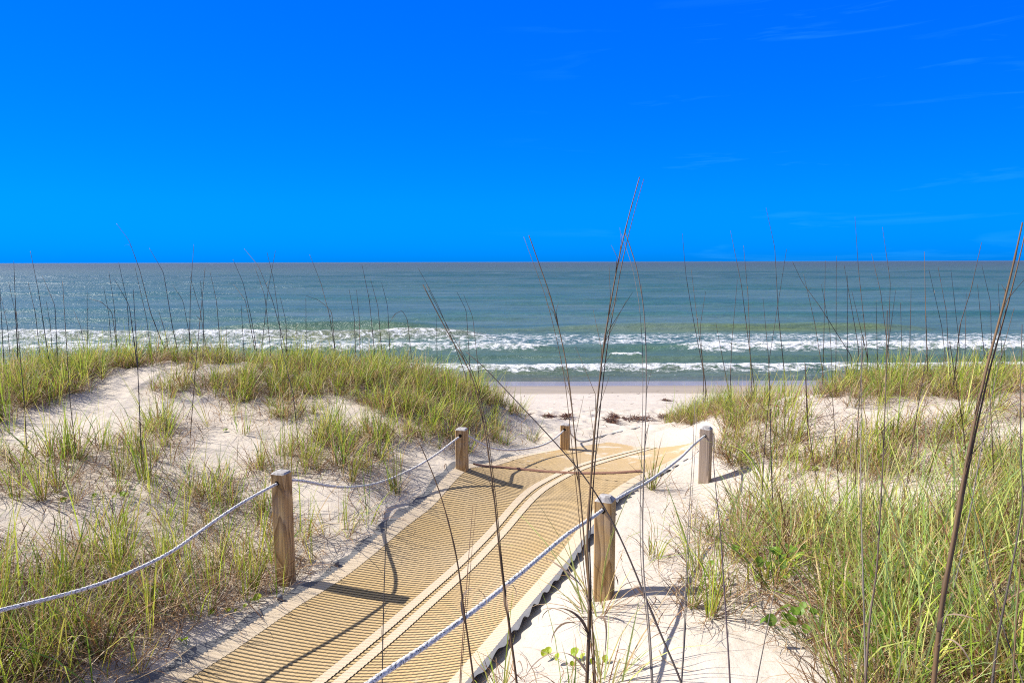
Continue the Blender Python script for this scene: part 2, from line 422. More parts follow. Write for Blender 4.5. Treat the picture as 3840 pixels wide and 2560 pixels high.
# foam lace behind it
lace = smooth(38.6, 39.4, sy) * (1 - smooth(46.0, 48.5, sy + wob * 1.4))
foam = np.maximum(foam, lace * (.44 + .32 * nz))
# outer breaker at the left
mO = rng_mask(-200, 1800, 45, 3)
wave(1266, .52, .8, 1.6, mO, wob * .8 + .02 * sx, 0, 1, 1, 1.5)
wave(1268, .12, .7, .9, mO * smooth(.35, .6, fbm(sx * .3 + 9, sy * 0, 2)), wob * .8 + .02 * sx, .85, .8, .5, .2)
foam = np.maximum(foam, rng_mask(-3000, 1750, 43, 3) * smooth(40.5, 41.5, sy) * (1 - smooth(44, 45, sy + wob)) * (.22 + .42 * nz))
wave(1300, .25, .5, .9, rng_mask(180, 400, 41, 1.0), 0 * wob, 1.1, .6, .6, .5)
# swells
wave(1232, .62, 1.1, 2.2, rng_mask(860, 1600, 52, 4), wob2 * .8, 0, 1, 1, 1.6)
wave(1236, .50, 1.0, 2.2, rng_mask(2150, 3400, 51, 5) + .35 * rng_mask(1600, 2150, 51, 4), wob * .8 - .5, 0, 1, 1, 1.1)
for k, (py, h, m0, m1) in enumerate([(1200, .30, -500, 2000), (1183, .34, 1500, 4200), (1160, .36, -900, 1300), (1143, .40, 1800, 3600), (1122, .42, 200, 2600), (1102, .5, -800, 1000),
                                     (1092, .5, 2200, 4600), (1076, .55, 800, 3000), (1060, .6, -900, 1900), (1048, .7, 1900, 4500), (1036, .8, -500, 3000), (1026, 1.0, 1200, 4800)]):
    d = dist(py)
    wave(py, h, d * .022, d * .04, rng_mask(m0, m1, d, d * .12), (fbm(sx * 2.2 / d + k * 9, sy * 0 + k, 3) - .5) * d * .06, 0, 1, 1, .55)
amp = np.clip((sy - 26) / 14, .12, 1)
Z += amp * .05 * (fbm(sx * .9, sy * 1.7, 3) - .5) * 2 * (1 - smooth(120, 260, sy)) + amp * .14 * (fbm(sx * .22 + 8, sy * .5, 3) - .5) * (1 - smooth(300, 700, sy))
Z += np.clip(foam, 0, 1) * (.10 * (fbm(sx * 3.1, sy * 3.1, 3) - .35) + .03) * smooth(27.8, 30, sy)
Z -= .22 * (1 - smooth(24.5, 28.5, sy + wob2 * .6)) - .012
# water colour: sandy shallows, green surf, teal, grey blue far out
def lerp3(stops, v):
    p = [s[0] for s in stops]; return np.stack([np.interp(v, p, [s[1][i] for s in stops]) for i in range(3)], -1)
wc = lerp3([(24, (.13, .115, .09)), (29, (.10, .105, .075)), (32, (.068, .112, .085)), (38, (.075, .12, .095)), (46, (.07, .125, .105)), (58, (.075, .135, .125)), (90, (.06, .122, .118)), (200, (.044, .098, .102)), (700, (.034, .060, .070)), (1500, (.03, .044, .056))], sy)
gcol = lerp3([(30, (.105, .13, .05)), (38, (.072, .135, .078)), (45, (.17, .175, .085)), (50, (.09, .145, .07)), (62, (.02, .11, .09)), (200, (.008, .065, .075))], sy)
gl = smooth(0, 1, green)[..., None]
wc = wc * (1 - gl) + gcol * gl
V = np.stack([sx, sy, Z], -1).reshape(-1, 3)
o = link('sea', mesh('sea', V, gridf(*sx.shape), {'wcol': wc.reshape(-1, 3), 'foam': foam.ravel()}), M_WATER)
tag(o, kind='structure')

# ------------------------------------------------------------------ mat
HALF = .672; SKEW = .30; ROWP = .027
s_len = np.arange(len(MC)) * .006
fill = smooth(3.6, 5.2, s_len)                         # further down the path sand fills the weave
# length along the mat where the brown joint crosses
_j = _hit0(2080, 1772); JS = int(np.argmin(np.hypot(MC[:, 0] - _j[0], MC[:, 1] - _j[1])))
END = len(MC)
def mat_strip(name, t0, t1, i0, i1, nt, lift, parent, mat_, col, relief=.0032, wavy=None, sink=True):
    tt = np.linspace(t0, t1, nt)
    i = np.arange(i0, i1)
    x = MC[i, 0][:, None] + MN[i, 0][:, None] * tt; y = MC[i, 1][:, None] + MN[i, 1][:, None] * tt
    sk = s_len[i][:, None] + SKEW * tt[None, :] + 1.0
    row = np.modf(sk / ROWP)[0]
    rid = np.where((row < .40), -.4, np.sin((row - .40) / .6 * np.pi)) * relief * (1 - .7 * fill[i])[:, None]
    z = base_h(x, y) + .014 + lift + rid
    if sink:   # sand drifts over the far end and its edges
        dn = fbm(x * 2.1 + 4, y * 2.1, 4)
        z = z - .055 * smooth(.0, 1., (s_len[i] - 5.7) / .9)[:, None] * (dn + .35)
        z = z - fill[i][:, None] * smooth(.50, .74, np.abs(tt))[None, :] * .05 * (dn + .1) * 1.2
    if wavy is not None: z = z + wavy(s_len[i][:, None], tt[None, :])
    x = x; V = np.stack([x, y, z], -1).reshape(-1, 3)
    uv = np.stack([np.broadcast_to(tt, x.shape).ravel(), sk.ravel()], 1)
    n = len(V)
    me = mesh(name, V, gridf(len(i), nt), {'gapamt': np.full(n, 1. if col == TAN else .22), 'tint': np.broadcast_to(np.array(col), (n, 3)), 'fill': np.broadcast_to((fill[i] * .62)[:, None], x.shape).ravel()}, uv=uv)
    return link(name, me, mat_, parent)
mat_root = empty('beach_mat', (MC[0][0], MC[0][1], 0)); mat_root.location = (0, 0, 0)
tag(mat_root, 'long tan woven roll-out mat with two cream stripes lying in the sandy path', 'mat')
TAN = (.53, .37, .175); CREAM = (.58, .47, .335)
for i0, i1, nm in ((0, JS, 0), (JS, END, 1)):
    p = mat_strip('mat_panel', -HALF + .09, HALF - .09, i0, i1, 41, 0, mat_root, M_MAT, TAN)
    if nm: p['label'] = 'far stretch of the mat half covered by drifted sand'
    for a, b in ((.0165, .0725), (-.0725, -.0165)):
        mat_strip('stripe', a, b, i0, i1, 5, .005, mat_root, M_MAT, CREAM, .003)
    for sg in (1, -1):
        a, b = sorted((sg * (HALF - .092), sg * HALF))
        mat_strip('edge_band', a, b, i0, i1, 6, .002, mat_root, M_MAT, CREAM, .003)
def wavy_r(s, t):
    k = np.clip((np.abs(t) - HALF) / .05, 0, 1)
    return k * (.010 + .014 * (.4 + fbm(s * 2.3, s * 0, 2)) * np.sin(s * 2 * np.pi / .155 + 2.2 * np.sin(s * 3.1) + np.sin(s * 7.7))) * (1 - .5 * smooth(3.9, 4.6, s)) + k * .012
def wavy_l(s, t):
    k = np.clip((np.abs(t) - HALF) / .06, 0, 1)
    return k * (-.006 + .012 * np.sin(s * 2 * np.pi / .3 + 2 * np.sin(s * 2.3)))
hm = mat_strip('hem', -HALF - .055, -HALF + .004, 0, END, 6, .003, mat_root, M_HEM, (1, 1, 1), 0, wavy_r); hm['label'] = 'rippled grey hem lifting off the sand'
hm = mat_strip('hem', HALF - .004, HALF + .06, 0, END, 6, .0025, mat_root, M_HEM, (1, 1, 1), 0, wavy_l); hm['label'] = 'flat grey hem lying on the sand'
# joint strap
_e = [_hit0(px * 1.633, py * 1.633) for px, py in [(1088,1071),(1140,1076),(1200,1082),(1260,1088),(1340,1092),(1420,1091),(1472,1087)]]
P = resample(np.array(_e), .025, 12)
P = np.concatenate([P, base_h(P[:, 0], P[:, 1])[:, None] + .030], 1)
dT = np.gradient(P[:, :2], axis=0); dT /= np.linalg.norm(dT, axis=1)[:, None]; dN = np.stack([-dT[:, 1], dT[:, 0], 0 * dT[:, 0]], 1)
prof = [(-.017, -.012), (-.013, .0), (0, .003), (.013, .0), (.017, -.012)]
V = np.stack([P + dN * a + np.array([0, 0, b]) for a, b in prof], 1).reshape(-1, 3)
link('joint_strap', mesh('joint_strap', V, gridf(len(P), 5)), M_JOINT, mat_root)
for k, (a, ii) in enumerate(((HALF + .03, int(1.95 / .006)), (HALF + .032, int(1.45 / .006)))):
    bx, by = MC[ii] + MN[ii] * a
    V, Q, T = tube([(bx, by, float(base_h(bx, by)) + .02), (bx, by, float(base_h(bx, by)) + .042), (bx, by, float(base_h(bx, by)) + .048)], [.016, .016, .009], 10)
    link('anchor_pin', mesh('anchor_pin', V, [Q, T]), M_HEM, mat_root)

# ------------------------------------------------------------------ posts
POST = .089
def post(base, top_h, yaw, label, wood, holes, chamfer=.011):
    """base: world xyz on the sand, top_h: height above it"""
    r = empty('rope_post', base, yaw)
    tag(r, label, 'post', 'wooden rope posts along the path')
    a = POST / 2; ch = chamfer; low = -.30
    def ring(h, e, z):   # octagon with small bevels
        return [(-h, -h + e, z), (-h + e, -h, z), (h - e, -h, z), (h, -h + e, z), (h, h - e, z), (h - e, h, z), (-h + e, h, z), (-h, h - e, z)]
    zs = np.linspace(low, top_h - ch, 14)
    V = []
    for z in zs: V += ring(a, .006, z)
    n = len(zs)
    V = np.array(V); i = np.arange(n - 1)[:, None] * 8; j = np.arange(8)[None]; j2 = (j + 1) % 8
    Q = np.stack([i + j, i + j2, i + 8 + j2, i + 8 + j], -1).reshape(-1, 4)
    link('shaft', mesh('shaft', V, Q, smooth_=False), wood, r)
    V = np.array(ring(a, .006, top_h - ch) + ring(a - ch * .75, .010, top_h - .001) + ring(a - .03, .009, top_h + .001) + [(0, 0, top_h + .001)])
    Q = np.concatenate([np.stack([k * 8 + np.arange(8), k * 8 + (np.arange(8) + 1) % 8, k * 8 + 8 + (np.arange(8) + 1) % 8, k * 8 + 8 + np.arange(8)], -1) for k in range(2)])
    T = np.stack([16 + np.arange(8), 16 + (np.arange(8) + 1) % 8, np.full(8, 24)], 1)
    link('cap', mesh('cap', V, [Q, T], smooth_=False), M_END, r)
    for sg in (-1, 1):
        th = np.arange(16) * 2 * np.pi / 16
        rim = np.stack([.0150 * np.cos(th), np.full(16, sg * (a + .0012)), .0150 * np.sin(th) + holes], 1)
        V = np.concatenate([rim, [[0, sg * (a + .0012), holes]]])
        T = np.stack([np.arange(16), (np.arange(16) + 1) % 16, np.full(16, 16)], 1)
        link('rope_hole', mesh('rope_hole', V, [T]), M_HOLE, r)
    return r
def post_at(px, py_base, py_top, zc, yaw, label, wood, hole_drop, ch=.011):
    b = at(px, py_base, zc); t = at(px, py_top, zc)
    h = float(t[2] - b[2])
    g = float(gh(b[0], b[1])); top = b[2] + h
    base = np.array([b[0], b[1], g]); hh = float(top - g)
    post(base, hh, yaw, label, wood, hh - hole_drop, ch)
    hp = np.array([b[0], b[1], top - hole_drop]); ax = np.array([-math.sin(yaw), math.cos(yaw), 0])
    return hp - ax * (POST / 2), hp + ax * (POST / 2), base
L1 = post_at(1070, 2185, 1748, 4.14, R(-18), 'tallest brown post, knotty grain, left of the mat beside the rope shadow', M_WOOD, .062)
L2 = post_at(1732, 1742, 1600, 5.75, R(-14), 'dark brown post half hidden by green grass at the left mat edge', M_WOOD, .055)
L3 = post_at(2118, 1677, 1586, 7.0, R(-14), 'shortest post, farthest down the path in front of the brown seaweed', M_WOOD, .052)
R1 = post_at(2262, 2240, 1842, 3.45, R(-23), 'nearest post with grey chamfered top, on bare sand right of the mat', M_WOOD, .062, .022)
R2 = post_at(2641, 1800, 1594, 5.7, R(-30), 'grey weathered post with chamfered top in dry grass on the right', M_WOODG, .070, .02)
# the next posts of both rows stand just outside the picture and carry the ropes
LN = np.array([-2.20, 2.02, 0]); LN[2] = gh(LN[0], LN[1]); post(LN, CAMZ - 1.18 - LN[2], R(-23), 'brown post carrying the left rope, nearer than the knotty tall post', M_WOOD, CAMZ - 1.245 - LN[2])
RN = np.array([-.70, 1.02, 0]); RN[2] = gh(RN[0], RN[1]); post(RN, CAMZ - .98 - RN[2], R(-27), 'brown post carrying the right rope, nearer than the grey-topped near post', M_WOOD, CAMZ - 1.04 - RN[2])

# ------------------------------------------------------------------ ropes
def span(P0, P1, pix):
    """rope points from P0 to P1 in the upright plane between them, heights from the traced pixels"""
    out = [P0]
    for px, py in pix:
        u = (px - 1920) / F
        a, b, c = ray(px, py)
        # plan point on segment with x/y = a/b
        d = P1 - P0
        t = (a / b * P0[1] - P0[0]) / (d[0] - a / b * d[1])
        x, y = P0[0] + d[0] * t, P0[1] + d[1] * t
        z = CAMZ + c / b * y
        out.append(np.array([x, y, max(z, gh(x, y) + .006)]))
    out.append(P1)
    return out
def rope(name, P, label, rad=.0086):
    P = resample(np.array(P), .03, 10)
    P = resample(P, .0055)
    n = 12
    T = np.gradient(P, axis=0); T /= np.linalg.norm(T, axis=1)[:, None]
    A = np.cross(T, [0, 0, 1.]); A /= np.linalg.norm(A, axis=1)[:, None]; B = np.cross(T, A)
    s = np.arange(len(P)) * .0055
    th = np.arange(n) * 2 * np.pi / n
    ph = th[None] + s[:, None] * 2 * np.pi / .075
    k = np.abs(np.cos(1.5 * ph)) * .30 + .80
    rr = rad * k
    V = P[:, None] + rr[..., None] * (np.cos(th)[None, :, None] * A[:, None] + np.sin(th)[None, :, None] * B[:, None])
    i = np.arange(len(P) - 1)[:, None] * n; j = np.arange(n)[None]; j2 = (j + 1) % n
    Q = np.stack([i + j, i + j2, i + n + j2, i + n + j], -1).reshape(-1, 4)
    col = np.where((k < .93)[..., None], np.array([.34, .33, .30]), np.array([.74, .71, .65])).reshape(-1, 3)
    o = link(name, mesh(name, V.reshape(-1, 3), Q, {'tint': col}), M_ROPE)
    return tag(o, label, 'rope', 'white ropes strung between the posts')
ln_hole = np.array([LN[0], LN[1], CAMZ - 1.245]); rn_hole = np.array([RN[0], RN[1], CAMZ - 1.04])
s1 = span(L1[0], ln_hole, [(900,1884),(780,1965),(645,2066),(480,2145),(330,2200),(150,2247),(0,2280)])[::-1]
s2 = span(L1[1], L2[0], [(1150,1803),(1220,1819),(1290,1826),(1380,1818),(1450,1800),(1560,1750),(1640,1700)])
for _i, (_px, _py) in enumerate([(1150,1803),(1220,1819),(1290,1826),(1380,1818),(1450,1800),(1560,1750),(1640,1700)]):
    _zc = project(s2[_i + 1])[2] + (.06, .18, .28, .34, .34, .24, .12)[_i]
    _q = at(_px, _py, _zc); _q[2] = max(_q[2], gh(_q[0], _q[1]) + .01); s2[_i + 1] = _q
s3 = span(L2[1], L3[0], [(1829,1677),(1880,1687),(1938,1687),(2007,1678),(2058,1660),(2096,1632)])
tail = [L3[1]] + [at(2150, 1640, 7.1)] + [hit(*p) + [0, 0, .008] for p in ((2172,1659),(2192,1658),(2225,1646),(2260,1636),(2330,1620),(2400,1604))]
rope('rope', s1 + s2 + s3 + tail, 'white rope threaded through the three left posts, trailing onto the sand')
s4 = span(R1[0], rn_hole, [(2120,2005),(1960,2140),(1796,2272),(1600,2415),(1400,2543)])[::-1]
s5 = span(R1[1], R2[0], [(2350,1848),(2416,1815),(2505,1754),(2556,1713),(2600,1668)])
e1 = R2[1] + np.array([.12, .22, -.05]); e2 = R2[1] + np.array([.20, .46, 0]); e2[2] = gh(e2[0], e2[1]) - .01
rope('rope', s4 + s5 + [R2[1], e1, e2], 'white rope threaded through the two right posts, crossing in front of the mat')

# ------------------------------------------------------------------ grass blades
def blades(P, az, lean, bend, L, w, col, curl=None, k=6, twist=None):
    """vectorised ribbons; P n x 3 roots, az heading, lean from vertical, bend added along the blade"""
    n = len(P); s = np.linspace(0, 1, k)
    th = lean[:, None] + bend[:, None] * s[None] ** 1.4
    a = az[:, None] + (curl[:, None] * s[None] if curl is not None else 0)
    ds = L[:, None] / (k - 1)
    dx = np.sin(th) * np.cos(a) * ds; dy = np.sin(th) * np.sin(a) * ds; dz = np.cos(th) * ds
    Z0 = np.zeros((n, 1))
    C = np.stack([np.concatenate([Z0, np.cumsum(d[:, :-1], 1)], 1) for d in (dx, dy, dz)], -1) + P[:, None]
    tw = (rng.uniform(-1.2, 1.2, n) if twist is None else twist)[:, None] + np.zeros((1, k))
    side = np.stack([-np.sin(a + tw), np.cos(a + tw), 0 * (a + tw)], -1)
    prof = np.interp(s, [0, .12, .6, 1], [.55, 1, .75, .04])
    off = side * (w[:, None] * prof[None])[..., None] * .5
    V = np.stack([C - off, C + off], 2).reshape(-1, 3)
    base = np.arange(n)[:, None] * (2 * k) + np.arange(k - 1)[None] * 2
    b = base.ravel()
    Q = np.stack([b, b + 1, b + 3, b + 2], 1)
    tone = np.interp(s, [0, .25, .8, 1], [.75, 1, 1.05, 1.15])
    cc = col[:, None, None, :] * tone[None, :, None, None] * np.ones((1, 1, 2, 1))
    return V, Q, cc.reshape(-1, 3)
GREENS = np.array([(.42, .52, .05), (.30, .42, .04), (.52, .57, .07), (.62, .58, .10), (.14, .24, .03)])
PALE = np.array([(.47, .57, .17), (.40, .52, .17), (.55, .59, .14), (.26, .38, .06), (.60, .55, .18)])
DRY = np.array([(.46, .33, .14), (.34, .20, .08), (.52, .39, .21), (.24, .13, .055), (.44, .26, .08)])
LIT = np.array([(.46, .34, .20), (.25, .145, .075), (.55, .44, .30), (.13, .07, .035), (.34, .20, .10), (.19, .105, .05)])
def pick(pal, n): return pal[rng.integers(0, len(pal), n)] * rng.uniform(.8, 1.2, (n, 1))
def tuft_data(kind, n=None):
    """blades of one tuft around the origin: (V,Q,C)"""
    pr = dict(green=(20, .20, .26, .52, .5), slim=(10, .16, .26, .50, .45), droop=(22, .30, .30, .58, 1.7), pale=(19, .26, .32, .62, .8),
              mixed=(22, .32, .22, .44, 1.1), dark=(34, .15, .28, .48, .25), crest=(17, .36, .18, .42, 1.2))[kind]
    nb, sp, l0, l1, bd = pr
    nb = int((n or nb) * rng.uniform(.8, 1.2))
    rad = rng.uniform(.015, .075) * (1.6 if kind in ('pale', 'droop') else 1)
    r = rad * np.sqrt(rng.random(nb)); a = rng.uniform(0, 2 * np.pi, nb)
    P = np.stack([r * np.cos(a), r * np.sin(a), np.full(nb, -.02)], 1)
    az = a + rng.normal(0, .8, nb)
    lean = np.abs(rng.normal(0, sp, nb)) + .03
    bend = np.abs(rng.normal(bd, bd * .6, nb))
    L = rng.uniform(l0, l1, nb) * rng.choice([1, .7, .4], nb, p=[.45, .33, .22])
    w = rng.uniform(.0034, .0062, nb) * (1.15 if kind == 'pale' else 1)
    pal = PALE if kind == 'pale' else GREENS
    col = pick(pal, nb)
    dr = rng.random(nb) < dict(green=.12, slim=.12, droop=.22, pale=.18, mixed=.45, dark=.28, crest=.22)[kind]
    col[dr] = pick(DRY, int(dr.sum())) * 1.15
    if kind == 'dark': col *= .7
    # dry curled leaves at the foot
    nd = int(nb * dict(green=1.1, slim=1.0, droop=1.4, pale=.9, mixed=1.9, dark=1.0, crest=.9)[kind])
    az2 = rng.uniform(0, 2 * np.pi, nd)
    P2 = np.stack([rad * .8 * np.cos(az2), rad * .8 * np.sin(az2), np.full(nd, -.005)], 1)
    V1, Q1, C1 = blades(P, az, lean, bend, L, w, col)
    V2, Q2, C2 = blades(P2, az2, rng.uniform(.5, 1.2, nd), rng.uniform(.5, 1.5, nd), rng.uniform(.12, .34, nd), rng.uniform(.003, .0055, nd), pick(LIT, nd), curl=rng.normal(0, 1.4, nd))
    V2[:, 2] = np.maximum(V2[:, 2], .004)
    return np.concatenate([V1, V2]), np.concatenate([Q1, Q2 + len(V1)]), np.concatenate([C1, C2])

# how thick the grass stands (photo columns every 320 px, rows below), green then litter
ROWS = np.array([1339, 1437, 1535, 1633, 1764, 1894, 2025, 2156, 2286, 2417, 2547])
COLS = 160 + 320 * np.arange(12)
GD = np.array([
 [6.6,6.8,6.8,6.8,6,5.4,0,0,4,6,6.5,6.5],
 [7.2,6.6,6,6,6.6,9,.3,0,9,7,6.5,5],
 [5.6,6.4,4.6,4.6,5.6,5,1.2,0,9,1.4,4.5,4],
 [2.2,3.6,4,3.2,4.4,3.4,.3,.3,9,1.2,3.6,4],
 [2.6,2.2,4,2.2,3.8,0,0,1.0,4.6,2.6,4.2,5],
 [3,1.2,4,2,3.4,0,0,.3,1.6,2.2,4.6,5],
 [2.2,1.5,2.6,2.6,2.8,0,0,0,2,4.2,5.2,5.6],
 [3.4,3,3.4,1.8,0,0,0,.2,2.8,4.8,5.6,5.8],
 [5.2,4,3,.8,0,0,0,.6,3,4.8,5.8,6],
 [7,5,1.6,0,0,0,0,1,3.2,5,6,6.2],
 [8,5,.8,0,0,1.6,2,2,3.4,5,6.2,6.4]], float)
LD = np.array([
 [6,6,6,6,5,4,0,0,2,5,6,6],
 [6,6,6,6,6,6,.3,0,7,6,6,4],
 [5,6,6,6,6,5,1,0,9,1.4,6,4],
 [3,4,6,5,5,3.6,.3,.6,9,1.8,7,6],
 [4,3.4,5,2.4,3,.5,0,2,7,4,5.6,5.6],
 [5,2.6,5,3,4,0,0,.6,2,4,6.4,6],
 [4,4,5,4,4,0,0,0,2.6,6,8,7],
 [5,6,7,5,.5,0,0,.2,3,7,8,8],
 [7,8,8,3,0,0,0,.5,3,7,8,8],
 [8,9,7,0,0,0,0,.8,3.4,7,8,8],
 [9,9,4,0,0,.6,1,1.4,4,7,8,8]], float)
def dens(G, px, py):
    i = np.clip((px - COLS[0]) / 320, 0, 10.999); i0 = i.astype(int); fx = i - i0
    j = np.clip(np.interp(py, ROWS, np.arange(11)), 0, 9.999); j0 = j.astype(int); fy = j - j0
    return (G[j0, i0] * (1 - fx) + G[j0, i0 + 1] * fx) * (1 - fy) + (G[j0 + 1, i0] * (1 - fx) + G[j0 + 1, i0 + 1] * fx) * fy
def scatter(G, per_m2, seed, pw=1.3):
    """random plan positions over the dunes following the density table (out of frame the nearest value holds)"""
    r = np.random.default_rng(seed)
    A = 20 * 9.2; n = int(A * per_m2)
    x = r.uniform(-10, 10, n); y = r.uniform(.9, 10.1, n)
    z = gh(x, y)
    px, py, zc = project(np.stack([x, y, z], 1))
    d = dens(G, px, py)
    d = np.where((px > 1980) & (px < 2530 - (py - 1500) * .25) & (py < 1640) & (y > 6.6), 0, d)      # the open way down to the beach
    # beyond the crest (hidden slope) keep thinning out
    d = np.where(y > 9.3, d * np.clip((10.1 - y) / .8, 0, 1), d)
    pat = smooth(.30, .60, fbm(x * 1.25 + 70, y * 1.25 + 3, 3)) * 1.35
    d = d * np.where(d > 7.8, 1, pat)
    d = np.where(y < 1.9, d * .5, d)
    m = mat_dist(x, y)
    d = np.where(m < HALF + .08, 0, d)
    keep = r.random(n) < (np.clip(d, 0, 9.5) / 9) ** pw
    return x[keep], y[keep], z[keep], d[keep]
CAMXY = np.array([0., 0.])
tx, ty, tz, td = scatter(GD, 104, 11)
ok = np.hypot(tx, ty) > 1.25
tx, ty, tz, td = tx[ok], ty[ok], tz[ok], td[ok]
tpx, tpy, tzc = project(np.stack([tx, ty, tz], 1))
KIND_LOOK = dict(green='upright bright green', slim='thin sparse green', droop='drooping yellow-green', pale='pale grey-green', mixed='half-dry brown and green', dark='dark olive stiff', crest='short yellowish')
kinds = []
for i in range(len(tx)):
    if tx[i] > .3 and tzc[i] < 4.6: k = rng.choice(['pale', 'pale', 'pale', 'droop', 'green', 'mixed'])
    elif tzc[i] > 6.3: k = rng.choice(['crest', 'green', 'mixed', 'droop', 'dark'], p=[.34, .26, .14, .2, .06])
    elif tx[i] > .3: k = rng.choice(['mixed', 'green', 'droop', 'slim'], p=[.4, .22, .22, .16])
    else: k = rng.choice(['green', 'slim', 'droop', 'mixed', 'dark'], p=[.32, .28, .14, .18, .08])
    kinds.append(str(k))
kinds = np.array(kinds)
scl = rng.uniform(.75, 1.40, len(tx)) * np.where(tzc < 2.2, .8, 1) * np.where(tzc > 6.3, .86, 1)
vis = (tpx > -150) & (tpx < 3990) & (tpy < 2750) & (tzc > 1.6)
size = np.where(vis, scl / tzc, 0)
order = np.argsort(-size)
IND = set(order[:290].tolist())
# prototypes shared by the individual tufts
protos = {k: [tuft_data(k) for _ in range(6)] for k in KIND_LOOK}
proto_me = {}
def zone(px, py):
    if px < 1900:
        if py < 1480: return ('at the left end of the left dune crest' if px < 650 else 'on the left dune crest behind the tall knotty post' if px < 1250 else 'at the right end of the left dune crest')
        if py < 1800: return ('on the upper left sand slope at the frame edge' if px < 420 else 'on the sand slope between left crest and left rope' if px < 1000 else 'behind the rope right of the tall knotty post' if px < 1500 else 'beside the dark post at the left mat edge')
        if py < 2250: return ('behind the left rope near the left frame edge' if px < 420 else 'behind the left rope, left of the tall knotty post' if px < 1020 else 'between the tall knotty post and the mat edge')
        return ('below the left rope in the bottom left corner' if px < 480 else 'below the left rope beside the mat edge')
    if py < 1480: return ('at the left end of the right dune crest' if px < 2950 else 'on the right dune crest behind the bare sand hump' if px < 3400 else 'at the right end of the right dune crest')
    if py < 1700: return ('around the grey post on the right' if px < 2800 else 'beside the bare sand hump of the right dune' if px < 3300 else 'on the right dune slope at the frame edge')
    if py < 2050: return ('right of the right mat edge below the grey post' if px < 2750 else 'on the middle of the right slope' if px < 3300 else 'on the middle right slope at the frame edge')
    return ('on bare sand around the nearest post' if px < 2650 else 'in the thick grass at the bottom right' if px < 3200 else 'in the thick grass of the bottom right corner')
SJ = {}
SV, SQ, SC, sn = [], [], [], 0
for i in range(len(tx)):
    yaw = rng.uniform(0, 6.283); s = scl[i]; v = rng.integers(0, 6)
    k = kinds[i]
    lx, ly = rng.normal(.05 if tx[i] < 0 else .16, .10), rng.normal(0, .08)
    if i in IND:
        if (k, v) not in proto_me:
            V, Q, C = protos[k][v]
            proto_me[(k, v)] = mesh('grass_tuft', V, Q, {'tint': C}); proto_me[(k, v)].materials.append(M_GRASS)
        o = bpy.data.objects.new('grass_tuft', proto_me[(k, v)]); COL.objects.link(o)
        o.location = (tx[i], ty[i], tz[i]); o.rotation_euler = (ly, lx, yaw); o.scale = (s, s, s)
        sz = 'large' if s > 1.2 else 'small' if s < .92 else 'middling'
        zn = zone(tpx[i], tpy[i]); lab = '%s %s tuft %s' % (sz, KIND_LOOK[k], zn)
        tag(o, lab, 'grass tuft', 'grass tufts ' + zn)
    else:
        V, Q, C = protos[k][v]
        if tzc[i] > 11: continue
        c, sn_ = math.cos(yaw), math.sin(yaw)
        X = V * s
        Y = np.stack([X[:, 0] * c - X[:, 1] * sn_, X[:, 0] * sn_ + X[:, 1] * c, X[:, 2]], 1)
        Y[:, 0] += Y[:, 2] * lx; Y[:, 1] += Y[:, 2] * ly
        SV.append(Y + np.array([tx[i], ty[i], tz[i]])); SQ.append(Q + sn); SC.append(C * rng.uniform(.85, 1.15)); sn += len(V)
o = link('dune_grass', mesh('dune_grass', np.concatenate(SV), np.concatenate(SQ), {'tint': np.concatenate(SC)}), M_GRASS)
tag(o, 'mass of yellow-green dune grass covering the crests and slopes', 'grass', kind='stuff')
# litter of dry curled leaves lying on the sand
lx, ly, lz, ld = scatter(LD, 1650, 23, 1.0)
pz = project(np.stack([lx, ly, lz], 1))[2]
kp = rng.random(len(lx)) < np.clip(1.25 - pz / 12, .3, 1)
lx, ly, lz = lx[kp], ly[kp], lz[kp]; n = len(lx)
rr = rng.random(n)
V, Q, C = blades(np.stack([lx, ly, lz + .05 * rng.random(n) ** 2], 1), rng.uniform(0, 6.283, n), rng.uniform(.45, 1.5, n), rng.uniform(.1, 1.6, n), rng.uniform(.08, .30, n), rng.uniform(.0035, .0065, n), pick(LIT, n), curl=rng.normal(0, 1.8, n), k=6)
g = gh(V[:, 0], V[:, 1]); V[:, 2] = np.maximum(V[:, 2], g + .003)
o = link('dry_grass_litter', mesh('dry_grass_litter', V, Q, {'tint': C}), M_LITTER)
tag(o, 'curled dry brown grass leaves lying on the sand between the tufts', 'grass litter', kind='stuff')

# ------------------------------------------------------------------ seed stalks
STK = np.array([(.085, .062, .045), (.12, .075, .045), (.15, .10, .055), (.07, .055, .05)])
def stalk_geo(J, P, r0, r1, col, n=5, nodes=True):
    P = resample(np.asarray(P), .03, 3)
    rad = np.linspace(r0, r1, len(P))
    if nodes:
        rad = rad * (1 + .35 * (rng.random(len(P)) < .07))
    V, Q, T = tube(P, rad, n)
    cc = np.repeat(col[None] * (1 + .35 * (fbm(np.arange(len(P)) * .18 + rng.random() * 90, np.zeros(len(P)), 2)[:, None] - .5) * 2), n, 0)
    cc = np.concatenate([cc, cc[:1], cc[-1:]])
    J.add(V, Q, T, cc)
    return P
def wisps(J, P, m, L, col, spread=.25):
    """thin bare branchlets of the shed seed head along the top of P"""
    k = len(P)
    V, Q, T = tube(P[int(k * .5):], .0016, 4); J.add(V, Q, T, col)
    for _ in range(m):
        i = rng.integers(int(k * .5), int(k * .86))
        d = P[min(i + 3, k - 1)] - P[max(i - 3, 0)]; d /= np.linalg.norm(d) + 1e-9
        o = np.array([rng.normal(0, spread), rng.normal(0, spread), rng.normal(0, .05)])
        e = P[i] + (d + o * .8) * L * rng.uniform(.3, .7); mid = P[i] + d * L * .22 + o * L * .05
        V, Q, T = tube([P[i], mid, e], [.0013, .0011, .0005], 3); J.add(V, Q, T, col)
